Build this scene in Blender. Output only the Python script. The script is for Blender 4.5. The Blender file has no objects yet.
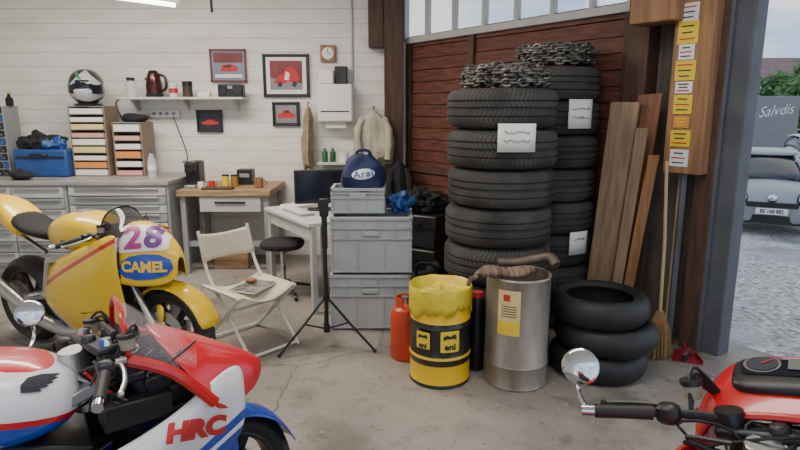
import bpy,bmesh,math,random
from mathutils import Vector,Matrix
from mathutils.bvhtree import BVHTree
from mathutils import noise as mnoise
S=bpy.context.scene; COL=S.collection
random.seed(7)
pi=math.pi; cos=math.cos; sin=math.sin; rad=math.radians
# ---------------- camera model
F=578.0; PIT=rad(11.25); H=1.62
fw=Vector((0,cos(PIT),-sin(PIT))); up=Vector((0,sin(PIT),cos(PIT))); rt=Vector((1,0,0)); O=Vector((0,0,H))
def ray(px,py): return rt*((px-400)/F)+up*((225-py)/F)+fw
def oz(px,py,z=0):
    d=ray(px,py); return O+d*((z-H)/d.z)
def oy(px,py,Y):
    d=ray(px,py); return O+d*(Y/d.y)
WA=Vector((.055,6.4,0)); WD=Vector((.6046,-.7965,0)); WN=Vector((.7965,.6046,0)); WR=math.atan2(-.7965,.6046)
def ow(px,py,v=0):
    d=ray(px,py); t=((WA-O).dot(WN)+v)/d.dot(WN); p=O+d*t; q=p-WA
    return q.dot(WD),p.z
def w2(u,v,z=0): return WA+WD*u+WN*v+Vector((0,0,z))
def wr(x0,y0,x1,y1,Y):
    a=oy(x0,y0,Y); b=oy(x1,y1,Y); return (a.x+b.x)/2,min(a.z,b.z),abs(b.x-a.x),abs(a.z-b.z)
# ---------------- materials
def mat(name,c,r=.6,m=0,n=0,ns=6,c2=None,b=0,bs=60,st=(1,1,1),em=0,coat=0,det=4,ramp=None):
    M=bpy.data.materials.new(name); M.use_nodes=True; N=M.node_tree.nodes; L=M.node_tree.links
    p=N['Principled BSDF']; p.inputs['Base Color'].default_value=(*c,1); p.inputs['Roughness'].default_value=r; p.inputs['Metallic'].default_value=m
    if coat: p.inputs['Coat Weight'].default_value=coat; p.inputs['Coat Roughness'].default_value=.08
    if em: p.inputs['Emission Color'].default_value=(*c,1); p.inputs['Emission Strength'].default_value=em
    tc=N.new('ShaderNodeTexCoord'); mp=N.new('ShaderNodeMapping'); mp.inputs['Scale'].default_value=st; L.new(tc.outputs['Object'],mp.inputs[0])
    if n or c2:
        t=N.new('ShaderNodeTexNoise'); t.inputs['Scale'].default_value=ns; t.inputs['Detail'].default_value=det; L.new(mp.outputs[0],t.inputs['Vector'])
        rm=N.new('ShaderNodeValToRGB'); lo,hi=ramp or (.35,.65)
        rm.color_ramp.elements[0].position=lo; rm.color_ramp.elements[1].position=hi
        k=c2 or tuple(x*(1-n) for x in c)
        rm.color_ramp.elements[0].color=(*k,1); rm.color_ramp.elements[1].color=(*c,1)
        L.new(t.outputs[0],rm.inputs[0]); L.new(rm.outputs[0],p.inputs['Base Color'])
    if b:
        t2=N.new('ShaderNodeTexNoise'); t2.inputs['Scale'].default_value=bs; t2.inputs['Detail'].default_value=3; L.new(mp.outputs[0],t2.inputs['Vector'])
        bu=N.new('ShaderNodeBump'); bu.inputs['Strength'].default_value=b; bu.inputs['Distance'].default_value=.01
        L.new(t2.outputs[0],bu.inputs['Height']); L.new(bu.outputs[0],p.inputs['Normal'])
    return M
def livery(name,base,layers,r=.3,coat=.6,m=0):
    M=bpy.data.materials.new(name); M.use_nodes=True; N=M.node_tree.nodes; L=M.node_tree.links
    p=N['Principled BSDF']; p.inputs['Roughness'].default_value=r; p.inputs['Coat Weight'].default_value=coat; p.inputs['Metallic'].default_value=m
    tc=N.new('ShaderNodeTexCoord'); prev=None
    for col,d,lo,hi in layers:
        v=N.new('ShaderNodeVectorMath'); v.operation='DOT_PRODUCT'; v.inputs[1].default_value=d; L.new(tc.outputs['Object'],v.inputs[0])
        g=N.new('ShaderNodeMath'); g.operation='GREATER_THAN'; g.inputs[1].default_value=lo; L.new(v.outputs['Value'],g.inputs[0])
        h=N.new('ShaderNodeMath'); h.operation='LESS_THAN'; h.inputs[1].default_value=hi; L.new(v.outputs['Value'],h.inputs[0])
        k=N.new('ShaderNodeMath'); k.operation='MULTIPLY'; L.new(g.outputs[0],k.inputs[0]); L.new(h.outputs[0],k.inputs[1])
        mx=N.new('ShaderNodeMix'); mx.data_type='RGBA'; L.new(k.outputs[0],mx.inputs[0])
        if prev: L.new(prev,mx.inputs[6])
        else: mx.inputs[6].default_value=(*base,1)
        mx.inputs[7].default_value=(*col,1); prev=mx.outputs[2]
    if prev: L.new(prev,p.inputs['Base Color'])
    else: p.inputs['Base Color'].default_value=(*base,1)
    return M
def glassm(name,c,a=.25,r=.05):
    M=bpy.data.materials.new(name); M.use_nodes=True; N=M.node_tree.nodes; L=M.node_tree.links
    p=N['Principled BSDF']; p.inputs['Base Color'].default_value=(*c,1); p.inputs['Roughness'].default_value=r; p.inputs['Alpha'].default_value=a
    return M
def rubberm(name,c,cnt,r=.85,thr=.78,z=4,dist=.008,sip=(.02,.019,.018)):
    M=mat(name,c,r,n=.6,ns=5,det=8); N=M.node_tree.nodes; L=M.node_tree.links; p=N['Principled BSDF']; src=p.inputs['Base Color'].links[0].from_socket
    tc=N.new('ShaderNodeTexCoord'); s=N.new('ShaderNodeSeparateXYZ'); L.new(tc.outputs['Object'],s.inputs[0])
    a=N.new('ShaderNodeMath'); a.operation='ARCTAN2'; L.new(s.outputs[1],a.inputs[0]); L.new(s.outputs[0],a.inputs[1])
    b=N.new('ShaderNodeMath'); b.operation='MULTIPLY_ADD'; b.inputs[1].default_value=cnt/(2*pi); L.new(a.outputs[0],b.inputs[0])
    w=N.new('ShaderNodeMath'); w.operation='PINGPONG'; w.inputs[1].default_value=.06; L.new(s.outputs[2],w.inputs[0])
    w2_=N.new('ShaderNodeMath'); w2_.operation='MULTIPLY'; w2_.inputs[1].default_value=z*4; L.new(w.outputs[0],w2_.inputs[0]); L.new(w2_.outputs[0],b.inputs[2])
    f=N.new('ShaderNodeMath'); f.operation='FRACT'; L.new(b.outputs[0],f.inputs[0])
    g=N.new('ShaderNodeMath'); g.operation='LESS_THAN'; g.inputs[1].default_value=thr; L.new(f.outputs[0],g.inputs[0])
    ln=N.new('ShaderNodeVectorMath'); ln.operation='LENGTH'; cx=N.new('ShaderNodeCombineXYZ'); L.new(s.outputs[0],cx.inputs[0]); L.new(s.outputs[1],cx.inputs[1]); L.new(cx.outputs[0],ln.inputs[0])
    gt=N.new('ShaderNodeMath'); gt.operation='GREATER_THAN'; gt.inputs[1].default_value=.31; L.new(ln.outputs['Value'],gt.inputs[0])
    iv=N.new('ShaderNodeMath'); iv.operation='SUBTRACT'; iv.inputs[0].default_value=1; L.new(g.outputs[0],iv.inputs[1])
    k=N.new('ShaderNodeMath'); k.operation='MULTIPLY'; L.new(iv.outputs[0],k.inputs[0]); L.new(gt.outputs[0],k.inputs[1])
    bu=N.new('ShaderNodeBump'); bu.invert=True; bu.inputs['Distance'].default_value=dist; bu.inputs['Strength'].default_value=.8; L.new(k.outputs[0],bu.inputs['Height']); L.new(bu.outputs[0],p.inputs['Normal'])
    mx=N.new('ShaderNodeMix'); mx.data_type='RGBA'; L.new(k.outputs[0],mx.inputs[0]); L.new(src,mx.inputs[6]); mx.inputs[7].default_value=(*sip,1); L.new(mx.outputs[2],p.inputs['Base Color'])
    return M
m_white=mat('white_paint',(.86,.84,.78),.6,c2=(.74,.71,.65),ns=3,st=(.8,1,3),b=.5,bs=14,det=8,ramp=(.25,.6))
m_brownplank=mat('brown_plank',(.19,.062,.04),.6,c2=(.075,.026,.018),ns=5,st=(1,1,9),b=.4,bs=25,det=6)
m_dwood=mat('dark_wood',(.11,.055,.034),.65,n=.5,ns=6,st=(6,6,.6),b=.3)
m_owood=mat('orange_wood',(.38,.19,.085),.6,n=.4,ns=5,st=(6,6,.5),b=.2)
m_wood=mat('bench_wood',(.46,.3,.16),.55,n=.45,ns=4,st=(1,8,8),b=.15)
m_ply=mat('plywood',(.34,.23,.145),.6,n=.35,ns=4,st=(7,7,.6))
m_redply=mat('red_brown_board',(.24,.1,.05),.6,n=.35,ns=4,st=(7,7,.6))
m_greym=mat('grey_steel',(.34,.36,.37),.4,.2,n=.12,ns=4)
m_lgrey=mat('light_grey_steel',(.5,.51,.5),.4,.1,n=.08)
m_pillar=mat('grey_blue_steel',(.115,.12,.135),.6,.1,n=.25,ns=5,b=.1)
m_crate=mat('grey_plastic',(.47,.49,.5),.45,n=.12,ns=5)
m_black=mat('black_plastic',(.015,.015,.016),.4,n=.2)
m_mblack=mat('black_fabric',(.018,.018,.022),.85,n=.4,ns=12,b=.4,bs=90)
m_dark=mat('dark_metal',(.05,.05,.055),.4,.6,n=.3)
m_chrome=mat('chrome',(.75,.75,.76),.08,1,n=.05)
m_alu=mat('aluminium',(.55,.55,.55),.3,.9,n=.15)
m_steelb=mat('stainless',(.5,.455,.4),.45,.6,n=.35,ns=6,c2=(.25,.2,.155),st=(1,1,.3),b=.15,bs=15,det=9)
m_pipe=mat('brown_pipe',(.16,.12,.09),.55,.4,n=.4)
m_rub=rubberm('car_tyre_rubber',(.07,.066,.061),76)
m_rubb=rubberm('zigzag_tyre_rubber',(.06,.057,.053),58,z=8,thr=.87)
m_rub2=rubberm('worn_tyre_rubber',(.052,.05,.047),92,thr=.84,z=2)
m_rub3=rubberm('dusty_tyre_rubber',(.066,.062,.058),70,thr=.84,z=7)
m_slick=mat('smooth_tyre_rubber',(.024,.023,.022),.55,n=.5,ns=4,det=7)
m_cream=mat('cream_canvas',(.66,.59,.46),.85,n=.1,ns=20,b=.3,bs=200)
m_wfab=mat('white_painted_wood',(.75,.73,.68),.5,n=.08)
m_desk=mat('white_laminate',(.66,.66,.64),.35,n=.06)
m_blue=mat('blue_plastic',(.02,.08,.28),.45,n=.2)
m_navy=mat('navy_fabric',(.012,.026,.10),.7,n=.35,ns=9,b=.5,bs=14)
m_red=mat('red_paint',(.6,.012,.012),.28,coat=.6,n=.08)
m_orred=mat('orange_red_paint',(.6,.06,.02),.35,n=.15)
m_yel=mat('yellow_paint',(.9,.56,.01),.3,coat=.6,n=.06)
m_ybag=mat('yellow_plastic_sheet',(.80,.62,.04),.35,n=.22,ns=9,b=.25,bs=24)
m_paper=mat('paper',(.82,.81,.76),.7,n=.05)
m_ink=mat('ink',(.03,.03,.04),.7,n=.05)
m_bei=mat('beige_cloth',(.58,.52,.4),.9,n=.3,ns=6,b=.5,bs=20)
m_brn=mat('brown_cloth',(.42,.33,.22),.9,n=.35,ns=7,b=.5,bs=25)
m_burl=mat('striped_brown_cloth',(.34,.25,.18),.9,c2=(.14,.08,.05),ns=4,st=(14,2,2),b=.8,bs=60)
m_screen=mat('dark_screen',(.01,.012,.02),.12,n=.1)
m_straw=mat('straw',(.42,.27,.11),.85,n=.45,ns=20,st=(8,8,1),b=.5)
m_stick=mat('broom_wood',(.5,.34,.19),.6,n=.2)
m_green=mat('green_plastic',(.02,.16,.05),.35,n=.2)
m_glass=glassm('clear_pane',(.8,.88,.9),.12)
m_bottle=glassm('clear_bottle',(.75,.8,.82),.45)
m_smoke=glassm('tinted_screen',(.07,.06,.06),.62)
m_cscreen=glassm('clear_windscreen',(.8,.75,.77),.1)
m_tube=mat('lamp_tube',(1,.98,.93),.5,em=9)
m_yw=mat('yellow_print',(.85,.6,.03),.6,n=.05)
m_rw=mat('red_print',(.6,.03,.03),.6,n=.05)
m_dred=mat('dark_red_plastic',(.28,.02,.03),.45,n=.15)
m_pw=mat('plain_white',(.85,.84,.82),.4,n=.04)
m_bluep=mat('blue_paint',(.01,.06,.45),.3,coat=.6,n=.06)
m_org=mat('orange_paper',(.75,.28,.06),.7,n=.05)
m_pink=mat('pink_paper',(.72,.35,.3),.7,n=.05)
m_ypap=mat('yellow_paper',(.75,.6,.25),.7,n=.05)
m_floor=mat('concrete_floor',(.325,.29,.25),.5,c2=(.205,.18,.155),ns=1.1,det=9,ramp=(.3,.7),b=.12,bs=50)
def floor_extra(M):
    N=M.node_tree.nodes; L=M.node_tree.links; p=N['Principled BSDF']; src=p.inputs['Base Color'].links[0].from_socket
    tc=N.new('ShaderNodeTexCoord')
    prev=src
    for sc,lo,hi,c,f in ((2.6,.52,.66,(.12,.105,.09),.75),(9,.57,.70,(.10,.09,.08),.6),(.5,.48,.72,(.47,.43,.38),.6),(22,.62,.72,(.46,.42,.37),.45),(45,.62,.70,(.07,.06,.05),.55)):
        t=N.new('ShaderNodeTexNoise'); t.inputs['Scale'].default_value=sc; t.inputs['Detail'].default_value=6; L.new(tc.outputs['Object'],t.inputs['Vector'])
        r=N.new('ShaderNodeMapRange'); r.inputs[1].default_value=lo; r.inputs[2].default_value=hi; r.inputs[4].default_value=f; L.new(t.outputs[0],r.inputs[0])
        mx=N.new('ShaderNodeMix'); mx.data_type='RGBA'; L.new(r.outputs[0],mx.inputs[0]); L.new(prev,mx.inputs[6]); mx.inputs[7].default_value=(*c,1); prev=mx.outputs[2]
    v=N.new('ShaderNodeTexVoronoi'); v.feature='DISTANCE_TO_EDGE'; v.inputs['Scale'].default_value=.55; nn=N.new('ShaderNodeTexNoise'); nn.inputs['Scale'].default_value=2.5; nn.inputs['Detail'].default_value=6
    ad=N.new('ShaderNodeMix'); ad.data_type='RGBA'; ad.inputs[0].default_value=.18; L.new(tc.outputs['Object'],ad.inputs[6]); L.new(tc.outputs['Object'],nn.inputs['Vector']); L.new(nn.outputs['Color'],ad.inputs[7]); L.new(ad.outputs[2],v.inputs['Vector'])
    lt=N.new('ShaderNodeMath'); lt.operation='LESS_THAN'; lt.inputs[1].default_value=.003; L.new(v.outputs['Distance'],lt.inputs[0]); ml=N.new('ShaderNodeMath'); ml.operation='MULTIPLY'; ml.inputs[1].default_value=.6; L.new(lt.outputs[0],ml.inputs[0])
    mx=N.new('ShaderNodeMix'); mx.data_type='RGBA'; L.new(ml.outputs[0],mx.inputs[0]); L.new(prev,mx.inputs[6]); mx.inputs[7].default_value=(.09,.08,.07,1)
    L.new(mx.outputs[2],p.inputs['Base Color'])
floor_extra(m_floor)
def gravelm():
    M=mat('gravel',(.3,.29,.28),.8); N=M.node_tree.nodes; L=M.node_tree.links; p=N['Principled BSDF']
    tc=N.new('ShaderNodeTexCoord'); v=N.new('ShaderNodeTexVoronoi'); v.inputs['Scale'].default_value=26; L.new(tc.outputs['Object'],v.inputs['Vector'])
    n=N.new('ShaderNodeTexNoise'); n.inputs['Scale'].default_value=.55; n.inputs['Detail'].default_value=5; L.new(tc.outputs['Object'],n.inputs['Vector'])
    n3=N.new('ShaderNodeTexNoise'); n3.inputs['Scale'].default_value=3; n3.inputs['Detail'].default_value=8; L.new(tc.outputs['Object'],n3.inputs['Vector'])
    r=N.new('ShaderNodeValToRGB'); r.color_ramp.elements[0].color=(.12,.115,.11,1); r.color_ramp.elements[1].color=(.78,.74,.69,1); L.new(v.outputs['Color'],r.inputs[0])
    ra=N.new('ShaderNodeValToRGB'); ra.color_ramp.elements[0].position=.35; ra.color_ramp.elements[1].position=.65; ra.color_ramp.elements[0].color=(.2,.195,.19,1); ra.color_ramp.elements[1].color=(.42,.41,.4,1); L.new(n3.outputs[0],ra.inputs[0])
    r2=N.new('ShaderNodeMapRange'); r2.inputs[1].default_value=.53; r2.inputs[2].default_value=.62; L.new(n.outputs[0],r2.inputs[0])
    mx=N.new('ShaderNodeMix'); mx.data_type='RGBA'; L.new(r2.outputs[0],mx.inputs[0]); L.new(r.outputs[0],mx.inputs[6]); L.new(ra.outputs[0],mx.inputs[7]); L.new(mx.outputs[2],p.inputs['Base Color'])
    rr=N.new('ShaderNodeMapRange'); rr.inputs[1].default_value=.53; rr.inputs[2].default_value=.62; rr.inputs[3].default_value=.85; rr.inputs[4].default_value=.35; L.new(n.outputs[0],rr.inputs[0]); L.new(rr.outputs[0],p.inputs['Roughness'])
    iv=N.new('ShaderNodeMath'); iv.operation='SUBTRACT'; iv.inputs[0].default_value=1; L.new(r2.outputs[0],iv.inputs[1])
    b=N.new('ShaderNodeBump'); b.inputs['Distance'].default_value=.02; b.invert=True; L.new(v.outputs['Distance'],b.inputs['Height']); L.new(iv.outputs[0],b.inputs['Strength']); L.new(b.outputs[0],p.inputs['Normal'])
    return M
m_gravel=gravelm()
m_leaf=mat('leaves',(.11,.24,.05),.7,c2=(.025,.085,.025),ns=3,b=.5)
# ---------------- mesh builder
def smoothpts(pts,k=5):
    P=[Vector(p) for p in pts]; out=[]
    for i in range(len(P)-1):
        a=P[max(i-1,0)];b=P[i];c=P[i+1];d=P[min(i+2,len(P)-1)]
        for j in range(k):
            t=j/k; out.append(.5*((2*b)+(-a+c)*t+(2*a-5*b+4*c-d)*t*t+(-a+3*b-3*c+d)*t**3))
    out.append(P[-1]); return out
class MB:
    def __init__(s): s.v=[];s.f=[];s.m=[];s.mi=0
    def add(s,vs,fs):
        n=len(s.v); s.v+= [Vector(v) for v in vs]; s.f+=[tuple(i+n for i in f) for f in fs]; s.m+=[s.mi]*len(fs); return s
    def box(s,c,d,r=(0,0,0),tp=1.0):
        R=Matrix.Rotation(r[2],3,'Z')@Matrix.Rotation(r[1],3,'Y')@Matrix.Rotation(r[0],3,'X'); c=Vector(c)
        vs=[]
        for z in (-1,1):
            k=tp if z>0 else 1
            for x,y in ((-1,-1),(1,-1),(1,1),(-1,1)): vs.append(c+R@Vector((x*d[0]/2*k,y*d[1]/2*k,z*d[2]/2)))
        return s.add(vs,[(3,2,1,0),(4,5,6,7),(0,1,5,4),(1,2,6,5),(2,3,7,6),(3,0,4,7)])
    def bar(s,a,b,w,t,upv=(0,0,1)):
        a=Vector(a);b=Vector(b);d=(b-a).normalized();sd=d.cross(Vector(upv))
        if sd.length<1e-4: sd=d.cross(Vector((0,1,0)))
        sd.normalize();n=sd.cross(d)
        vs=[p+sd*(i*w/2)+n*(j*t/2) for p in (a,b) for i,j in ((-1,-1),(1,-1),(1,1),(-1,1))]
        return s.add(vs,[(0,1,2,3),(7,6,5,4),(4,5,1,0),(5,6,2,1),(6,7,3,2),(7,4,0,3)])
    def tube(s,pts,r,n=8,r2=None,sm=0,closed=False,rf=None):
        P=smoothpts(pts,sm) if sm else [Vector(p) for p in pts]
        N=len(P); pd=None; vs=[]
        for i,p in enumerate(P):
            if closed: d=(P[(i+1)%N]-P[i-1])
            else: d=P[min(i+1,N-1)]-P[max(i-1,0)]
            d=d.normalized() if d.length>1e-9 else Vector((0,0,1))
            if pd is None:
                q=Vector((0,0,1)) if abs(d.z)<.9 else Vector((1,0,0)); q=(q-d*q.dot(d)).normalized()
            else: q=(q-d*q.dot(d)).normalized()
            pd=d; e=d.cross(q); rr=r if r2 is None else r+(r2-r)*i/(N-1)
            if rf: rr*=rf(i/(N-1))
            for k in range(n):
                a=2*pi*k/n; vs.append(p+q*cos(a)*rr+e*sin(a)*rr)
        fs=[]
        for i in range(N if closed else N-1):
            for k in range(n):
                j=(i+1)%N; fs.append((i*n+k,i*n+(k+1)%n,j*n+(k+1)%n,j*n+k))
        if not closed: fs.append(tuple(range(n-1,-1,-1))); fs.append(tuple((N-1)*n+k for k in range(n)))
        return s.add(vs,fs)
    def lathe(s,prof,c=(0,0,0),n=32,ax='Z',closed=False,wob=None,arc=2*pi):
        c=Vector(c); vs=[]; np_=len(prof); full=abs(arc-2*pi)<1e-6
        for k in range(n if full else n+1):
            a=arc*k/n
            for i,(r,z) in enumerate(prof):
                if wob: r,z=wob(a,i,r,z)
                x,y=r*cos(a),r*sin(a)
                vs.append(c+(Vector((x,y,z)) if ax=='Z' else Vector((x,z,y)) if ax=='Y' else Vector((z,x,y))))
        fs=[]
        for k in range(n):
            j=(k+1)%n if full else k+1
            for i in range(np_ if closed else np_-1):
                i2=(i+1)%np_
                fs.append((k*np_+i,j*np_+i,j*np_+i2,k*np_+i2))
        return s.add(vs,fs)
    def prism(s,poly,t,M=None):
        M=M or Matrix(); n=len(poly)
        vs=[M@Vector((x,y,0)) for x,y in poly]+[M@Vector((x,y,t)) for x,y in poly]
        return s.add(vs,[tuple(range(n-1,-1,-1)),tuple(range(n,2*n))]+[(i,(i+1)%n,n+(i+1)%n,n+i) for i in range(n)])
    def sph(s,c,r,n=16,e=1.0,M=None):
        if not hasattr(r,'__len__'): r=(r,r,r)
        c=Vector(c); vs=[];h=n//2
        g=lambda v:math.copysign(abs(v)**e,v)
        for i in range(h+1):
            t=pi*i/h-pi/2
            for k in range(n):
                a=2*pi*k/n; q=Vector((g(cos(t))*g(cos(a))*r[0],g(cos(t))*g(sin(a))*r[1],g(sin(t))*r[2]))
                vs.append(c+(M@q if M else q))
        return s.add(vs,[(i*n+k,i*n+(k+1)%n,(i+1)*n+(k+1)%n,(i+1)*n+k) for i in range(h) for k in range(n)])
    def grid(s,rows,close=False,cap=False):
        n=len(rows[0]); vs=[p for r in rows for p in r]; fs=[]
        for i in range(len(rows)-1):
            for k in range(n if close else n-1): fs.append((i*n+k,i*n+(k+1)%n,(i+1)*n+(k+1)%n,(i+1)*n+k))
        if cap: fs.append(tuple(range(n-1,-1,-1))); fs.append(tuple((len(rows)-1)*n+k for k in range(n)))
        return s.add(vs,fs)
    def build(s,name,mats,par=None,loc=(0,0,0),rz=0,smooth=True,bev=0,sub=0,solid=0,M=None,ang=35):
        me=bpy.data.meshes.new(name)
        vs=[M@v for v in s.v] if M else s.v
        me.from_pydata([tuple(v) for v in vs],[],s.f)
        if not isinstance(mats,(list,tuple)): mats=[mats]
        for q in mats: me.materials.append(q)
        for p,i in zip(me.polygons,s.m): p.material_index=i; p.use_smooth=smooth
        bm=bmesh.new(); bm.from_mesh(me); bmesh.ops.remove_doubles(bm,verts=bm.verts,dist=1e-5); bmesh.ops.recalc_face_normals(bm,faces=bm.faces); bm.to_mesh(me); bm.free()
        if smooth and not sub:
            try: me.set_sharp_from_angle(angle=rad(ang))
            except Exception: pass
        o=bpy.data.objects.new(name,me); COL.objects.link(o); o.location=loc; o.rotation_euler=(0,0,rz)
        if par: o.parent=par
        if bev:
            b=o.modifiers.new('b','BEVEL'); b.width=bev; b.segments=2; b.limit_method='ANGLE'; b.angle_limit=rad(40)
        if sub: b=o.modifiers.new('s','SUBSURF'); b.levels=sub; b.render_levels=sub
        if solid: b=o.modifiers.new('t','SOLIDIFY'); b.thickness=solid; b.offset=0
        return o
def tag(o,label,cat,group=None,kind=None):
    if label: o['label']=label
    if cat: o['category']=cat
    if group: o['group']=group
    if kind: o['kind']=kind
    return o
def thing(name,label,cat,loc=(0,0,0),rz=0,group=None,rot=None):
    o=bpy.data.objects.new(name,None); COL.objects.link(o); o.location=loc; o.rotation_euler=rot or (0,0,rz); o.empty_display_size=.1
    return tag(o,label,cat,group)
def struct(o): o['kind']='structure'; return o
def textbm(s,size,bold=0,shear=0,sx=1,sp=1):
    cu=bpy.data.curves.new('t','FONT'); cu.body=s; cu.size=size; cu.align_x='CENTER'; cu.align_y='CENTER'; cu.offset=bold; cu.shear=shear; cu.resolution_u=3; cu.space_character=sp
    ob=bpy.data.objects.new('t',cu); COL.objects.link(ob); bpy.context.view_layer.update()
    me=bpy.data.meshes.new_from_object(ob.evaluated_get(bpy.context.evaluated_depsgraph_get()))
    bm=bmesh.new(); bm.from_mesh(me); bpy.data.objects.remove(ob); bpy.data.meshes.remove(me)
    for v in bm.verts: v.co.x*=sx; v.co.z=0
    return bm
def shapebm(*polys):
    bm=bmesh.new()
    for poly in polys: bm.faces.new([bm.verts.new((x,y,0)) for x,y in poly])
    return bm
def frame_m(o,x,y):
    x=Vector(x).normalized(); y=Vector(y); z=x.cross(y).normalized(); y=z.cross(x)
    m=Matrix((x,y,z)).transposed().to_4x4(); m.translation=Vector(o); return m
def decal(name,bm,M,mt,par,target=None,off=.002,cuts=0,wrap=None):
    bmesh.ops.triangulate(bm,faces=bm.faces)
    for _ in range(cuts): 
        bmesh.ops.subdivide_edges(bm,edges=[e for e in bm.edges if e.calc_length()>.012],cuts=1)
        bmesh.ops.triangulate(bm,faces=bm.faces)
    n=(M.to_3x3()@Vector((0,0,1))).normalized(); T=[]
    if target:
        bpy.context.view_layer.update(); dg=bpy.context.evaluated_depsgraph_get()
        T=[BVHTree.FromObject(x,dg) for x in (target if isinstance(target,(list,tuple)) else [target])]
    miss=[]
    for v in bm.verts:
        if wrap:
            R,a0=wrap; a=a0+v.co.x/R; v.co=Vector((M.translation.x+(R+off)*cos(a),M.translation.y+(R+off)*sin(a),M.translation.z+v.co.y)); continue
        p=M@v.co
        if T:
            best=None
            for tt in T:
                h=tt.ray_cast(p+n*.4,-n)
                if h[0] is not None and (best is None or h[3]<best[3]): best=h
            if best: p=best[0]+n*off
            else: miss.append(v)
        else: p=p+n*off
        v.co=p
    if miss and len(miss)<len(bm.verts): bmesh.ops.delete(bm,geom=miss,context='VERTS')
    me=bpy.data.meshes.new(name); bm.to_mesh(me); bm.free(); me.materials.append(mt)
    o=bpy.data.objects.new(name,me); COL.objects.link(o)
    if par: o.parent=par
    return o
def ell(w,h,n=28): return [(w/2*cos(2*pi*i/n),h/2*sin(2*pi*i/n)) for i in range(n)]
def rrect(w,h,r=.01,n=4):
    out=[]
    for cx,cy,a0 in ((w/2-r,h/2-r,0),(-w/2+r,h/2-r,90),(-w/2+r,-h/2+r,180),(w/2-r,-h/2+r,270)):
        for i in range(n+1):
            a=rad(a0+90*i/n); out.append((cx+r*cos(a),cy+r*sin(a)))
    return out
# =================== SETTING
YB=6.4
MB().prism([(-5.5,-3),tuple(w2(9,.3)[:2]),tuple(w2(-.4,.3)[:2]),(-5.5,6.6)],.12).build('floor',m_floor,loc=(0,0,-.12),smooth=False); struct(bpy.data.objects['floor'])
g=MB(); rows=[]
def gz(v): return -.03-min(.62,max(0,v-.3)*.085)
for v in (.3,1,2,3,4,5,6,7,7.6,9,12,20,40,70): rows.append([w2(u,v,gz(v)) for u in (-12,-4,0,3,6,9,12,18,30,60)])
struct(g.grid(rows).build('ground',m_gravel,smooth=False))
w=MB(); z=0; hb=.148
w.box((-2.7,YB+.045,1.55),(5.6,.06,3.1))
while z<3.05:
    w.box((-2.72+random.uniform(-.003,.003),YB+.015+random.uniform(-.002,.002),z+hb/2),(5.55,.03,hb-.003),r=(rad(random.uniform(-.5,.5)),0,0)); z+=hb
o=w.build('wall_back',m_white,smooth=False,bev=.0015); struct(o)
struct(MB().box((-5.53,1.8,1.5),(.06,9.6,3.2)).build('wall_left',m_white,smooth=False))
struct(MB().prism([(-5.5,-3),tuple(w2(9,.1)[:2]),tuple(w2(-.3,.1)[:2]),(-5.5,6.6)],.08).build('ceiling',m_white,loc=(0,0,3.1),smooth=False))
zr=ow(520,28)[1]; uL=.05; uR=ow(632,60)[0]
d=MB(); z=.02
while z<zr-.02:
    h=.118
    for a,b in ((uL,1.02),(1.03,uR)):
        d.box(((a+b)/2,.02+random.uniform(-.006,.006),z+h/2),(b-a,.028,h-.006),r=(rad(random.uniform(-3,2)),0,rad(random.uniform(-.15,.15))))
    z+=h
d.box(((uL+uR)/2,.06,zr/2),(uR-uL,.03,zr))
dr=d.build('door_1',m_brownplank,loc=WA,rz=WR,smooth=False,bev=.003); struct(dr)
d=MB()
for u in (uL+.03,1.025,uR-.03): d.box((u,-.012,zr/2),(.07,.03,zr))
d.box(((uL+uR)/2,-.012,1.0),(uR-uL,.03,.06)); d.build('door_frame',m_dwood,dr,smooth=False,bev=.003)
wn=MB(); wn.box(((uL+uR)/2,.0,zr+.03),(uR-uL,.08,.06)); wn.box(((uL+uR)/2,.0,zr+.55),(uR-uL,.08,.06))
for px in (406,428,455,485,517,553,592,630):
    u=ow(px,24)[0]; wn.box((u,0,zr+.29),(.035,.06,.5))
wo=wn.build('window_1',mat('grey_white_frame',(.5,.5,.48),.5,n=.1),loc=WA,rz=WR,smooth=False,bev=.003); struct(wo)
MB().box(((uL+uR)/2,.01,zr+.29),(uR-uL,.006,.5)).build('window_pane',m_glass,wo,smooth=False)
struct(MB().box((1.5,.05,(zr+.58+3.1)/2),(3.0,.08,3.1-zr-.58)).build('trim_1',m_dwood,loc=WA,rz=WR,smooth=False))
struct(MB().box((5.8,.05,2.85),(5.6,.12,.5)).build('trim_2',m_dwood,loc=WA,rz=WR,smooth=False))
a=wr(384,0,403,190,6.3)
o=MB().box((a[0],6.28,1.5),(a[2],.14,3.0)).build('trim_3',m_dwood,smooth=False,bev=.006); struct(o)
a=wr(368,-20,384,48,6.3); 
tag(MB().box((a[0],6.3,a[1]+(3.1-a[1])/2),(a[2],.16,3.1-a[1])).build('wooden_beam_stub',m_dwood,smooth=False,bev=.008),'short dark brown beam stub hung high beside the corner post above the coat','beam')
def ub(px,py=300,v=0): return ow(px,py,v)[0]
u0,u1,u2=ub(688),ub(706),ub(726)
o=MB().box(((u1+u2)/2,.05,1.55),(u2-u1,.16,3.1)).build('trim_4',m_pillar,loc=WA,rz=WR,smooth=False,bev=.008); struct(o)
pb=MB(); pb.box(((u1+u2)/2-.06,-.05,1.55),(.03,.05,3.1)); pb.build('door_track',m_pillar,o,smooth=False,bev=.004)
o=MB().box(((u0+u1)/2,0,1.55),(u1-u0,.16,3.1)).build('trim_5',m_dwood,loc=WA,rz=WR,smooth=False,bev=.006); struct(o)
o=MB().box(((uR+ub(648,100))/2+.02,-.02,1.55),(ub(650,100)-uR,.16,3.1)).build('trim_6',m_dwood,loc=WA,rz=WR,smooth=False,bev=.006); struct(o)
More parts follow.
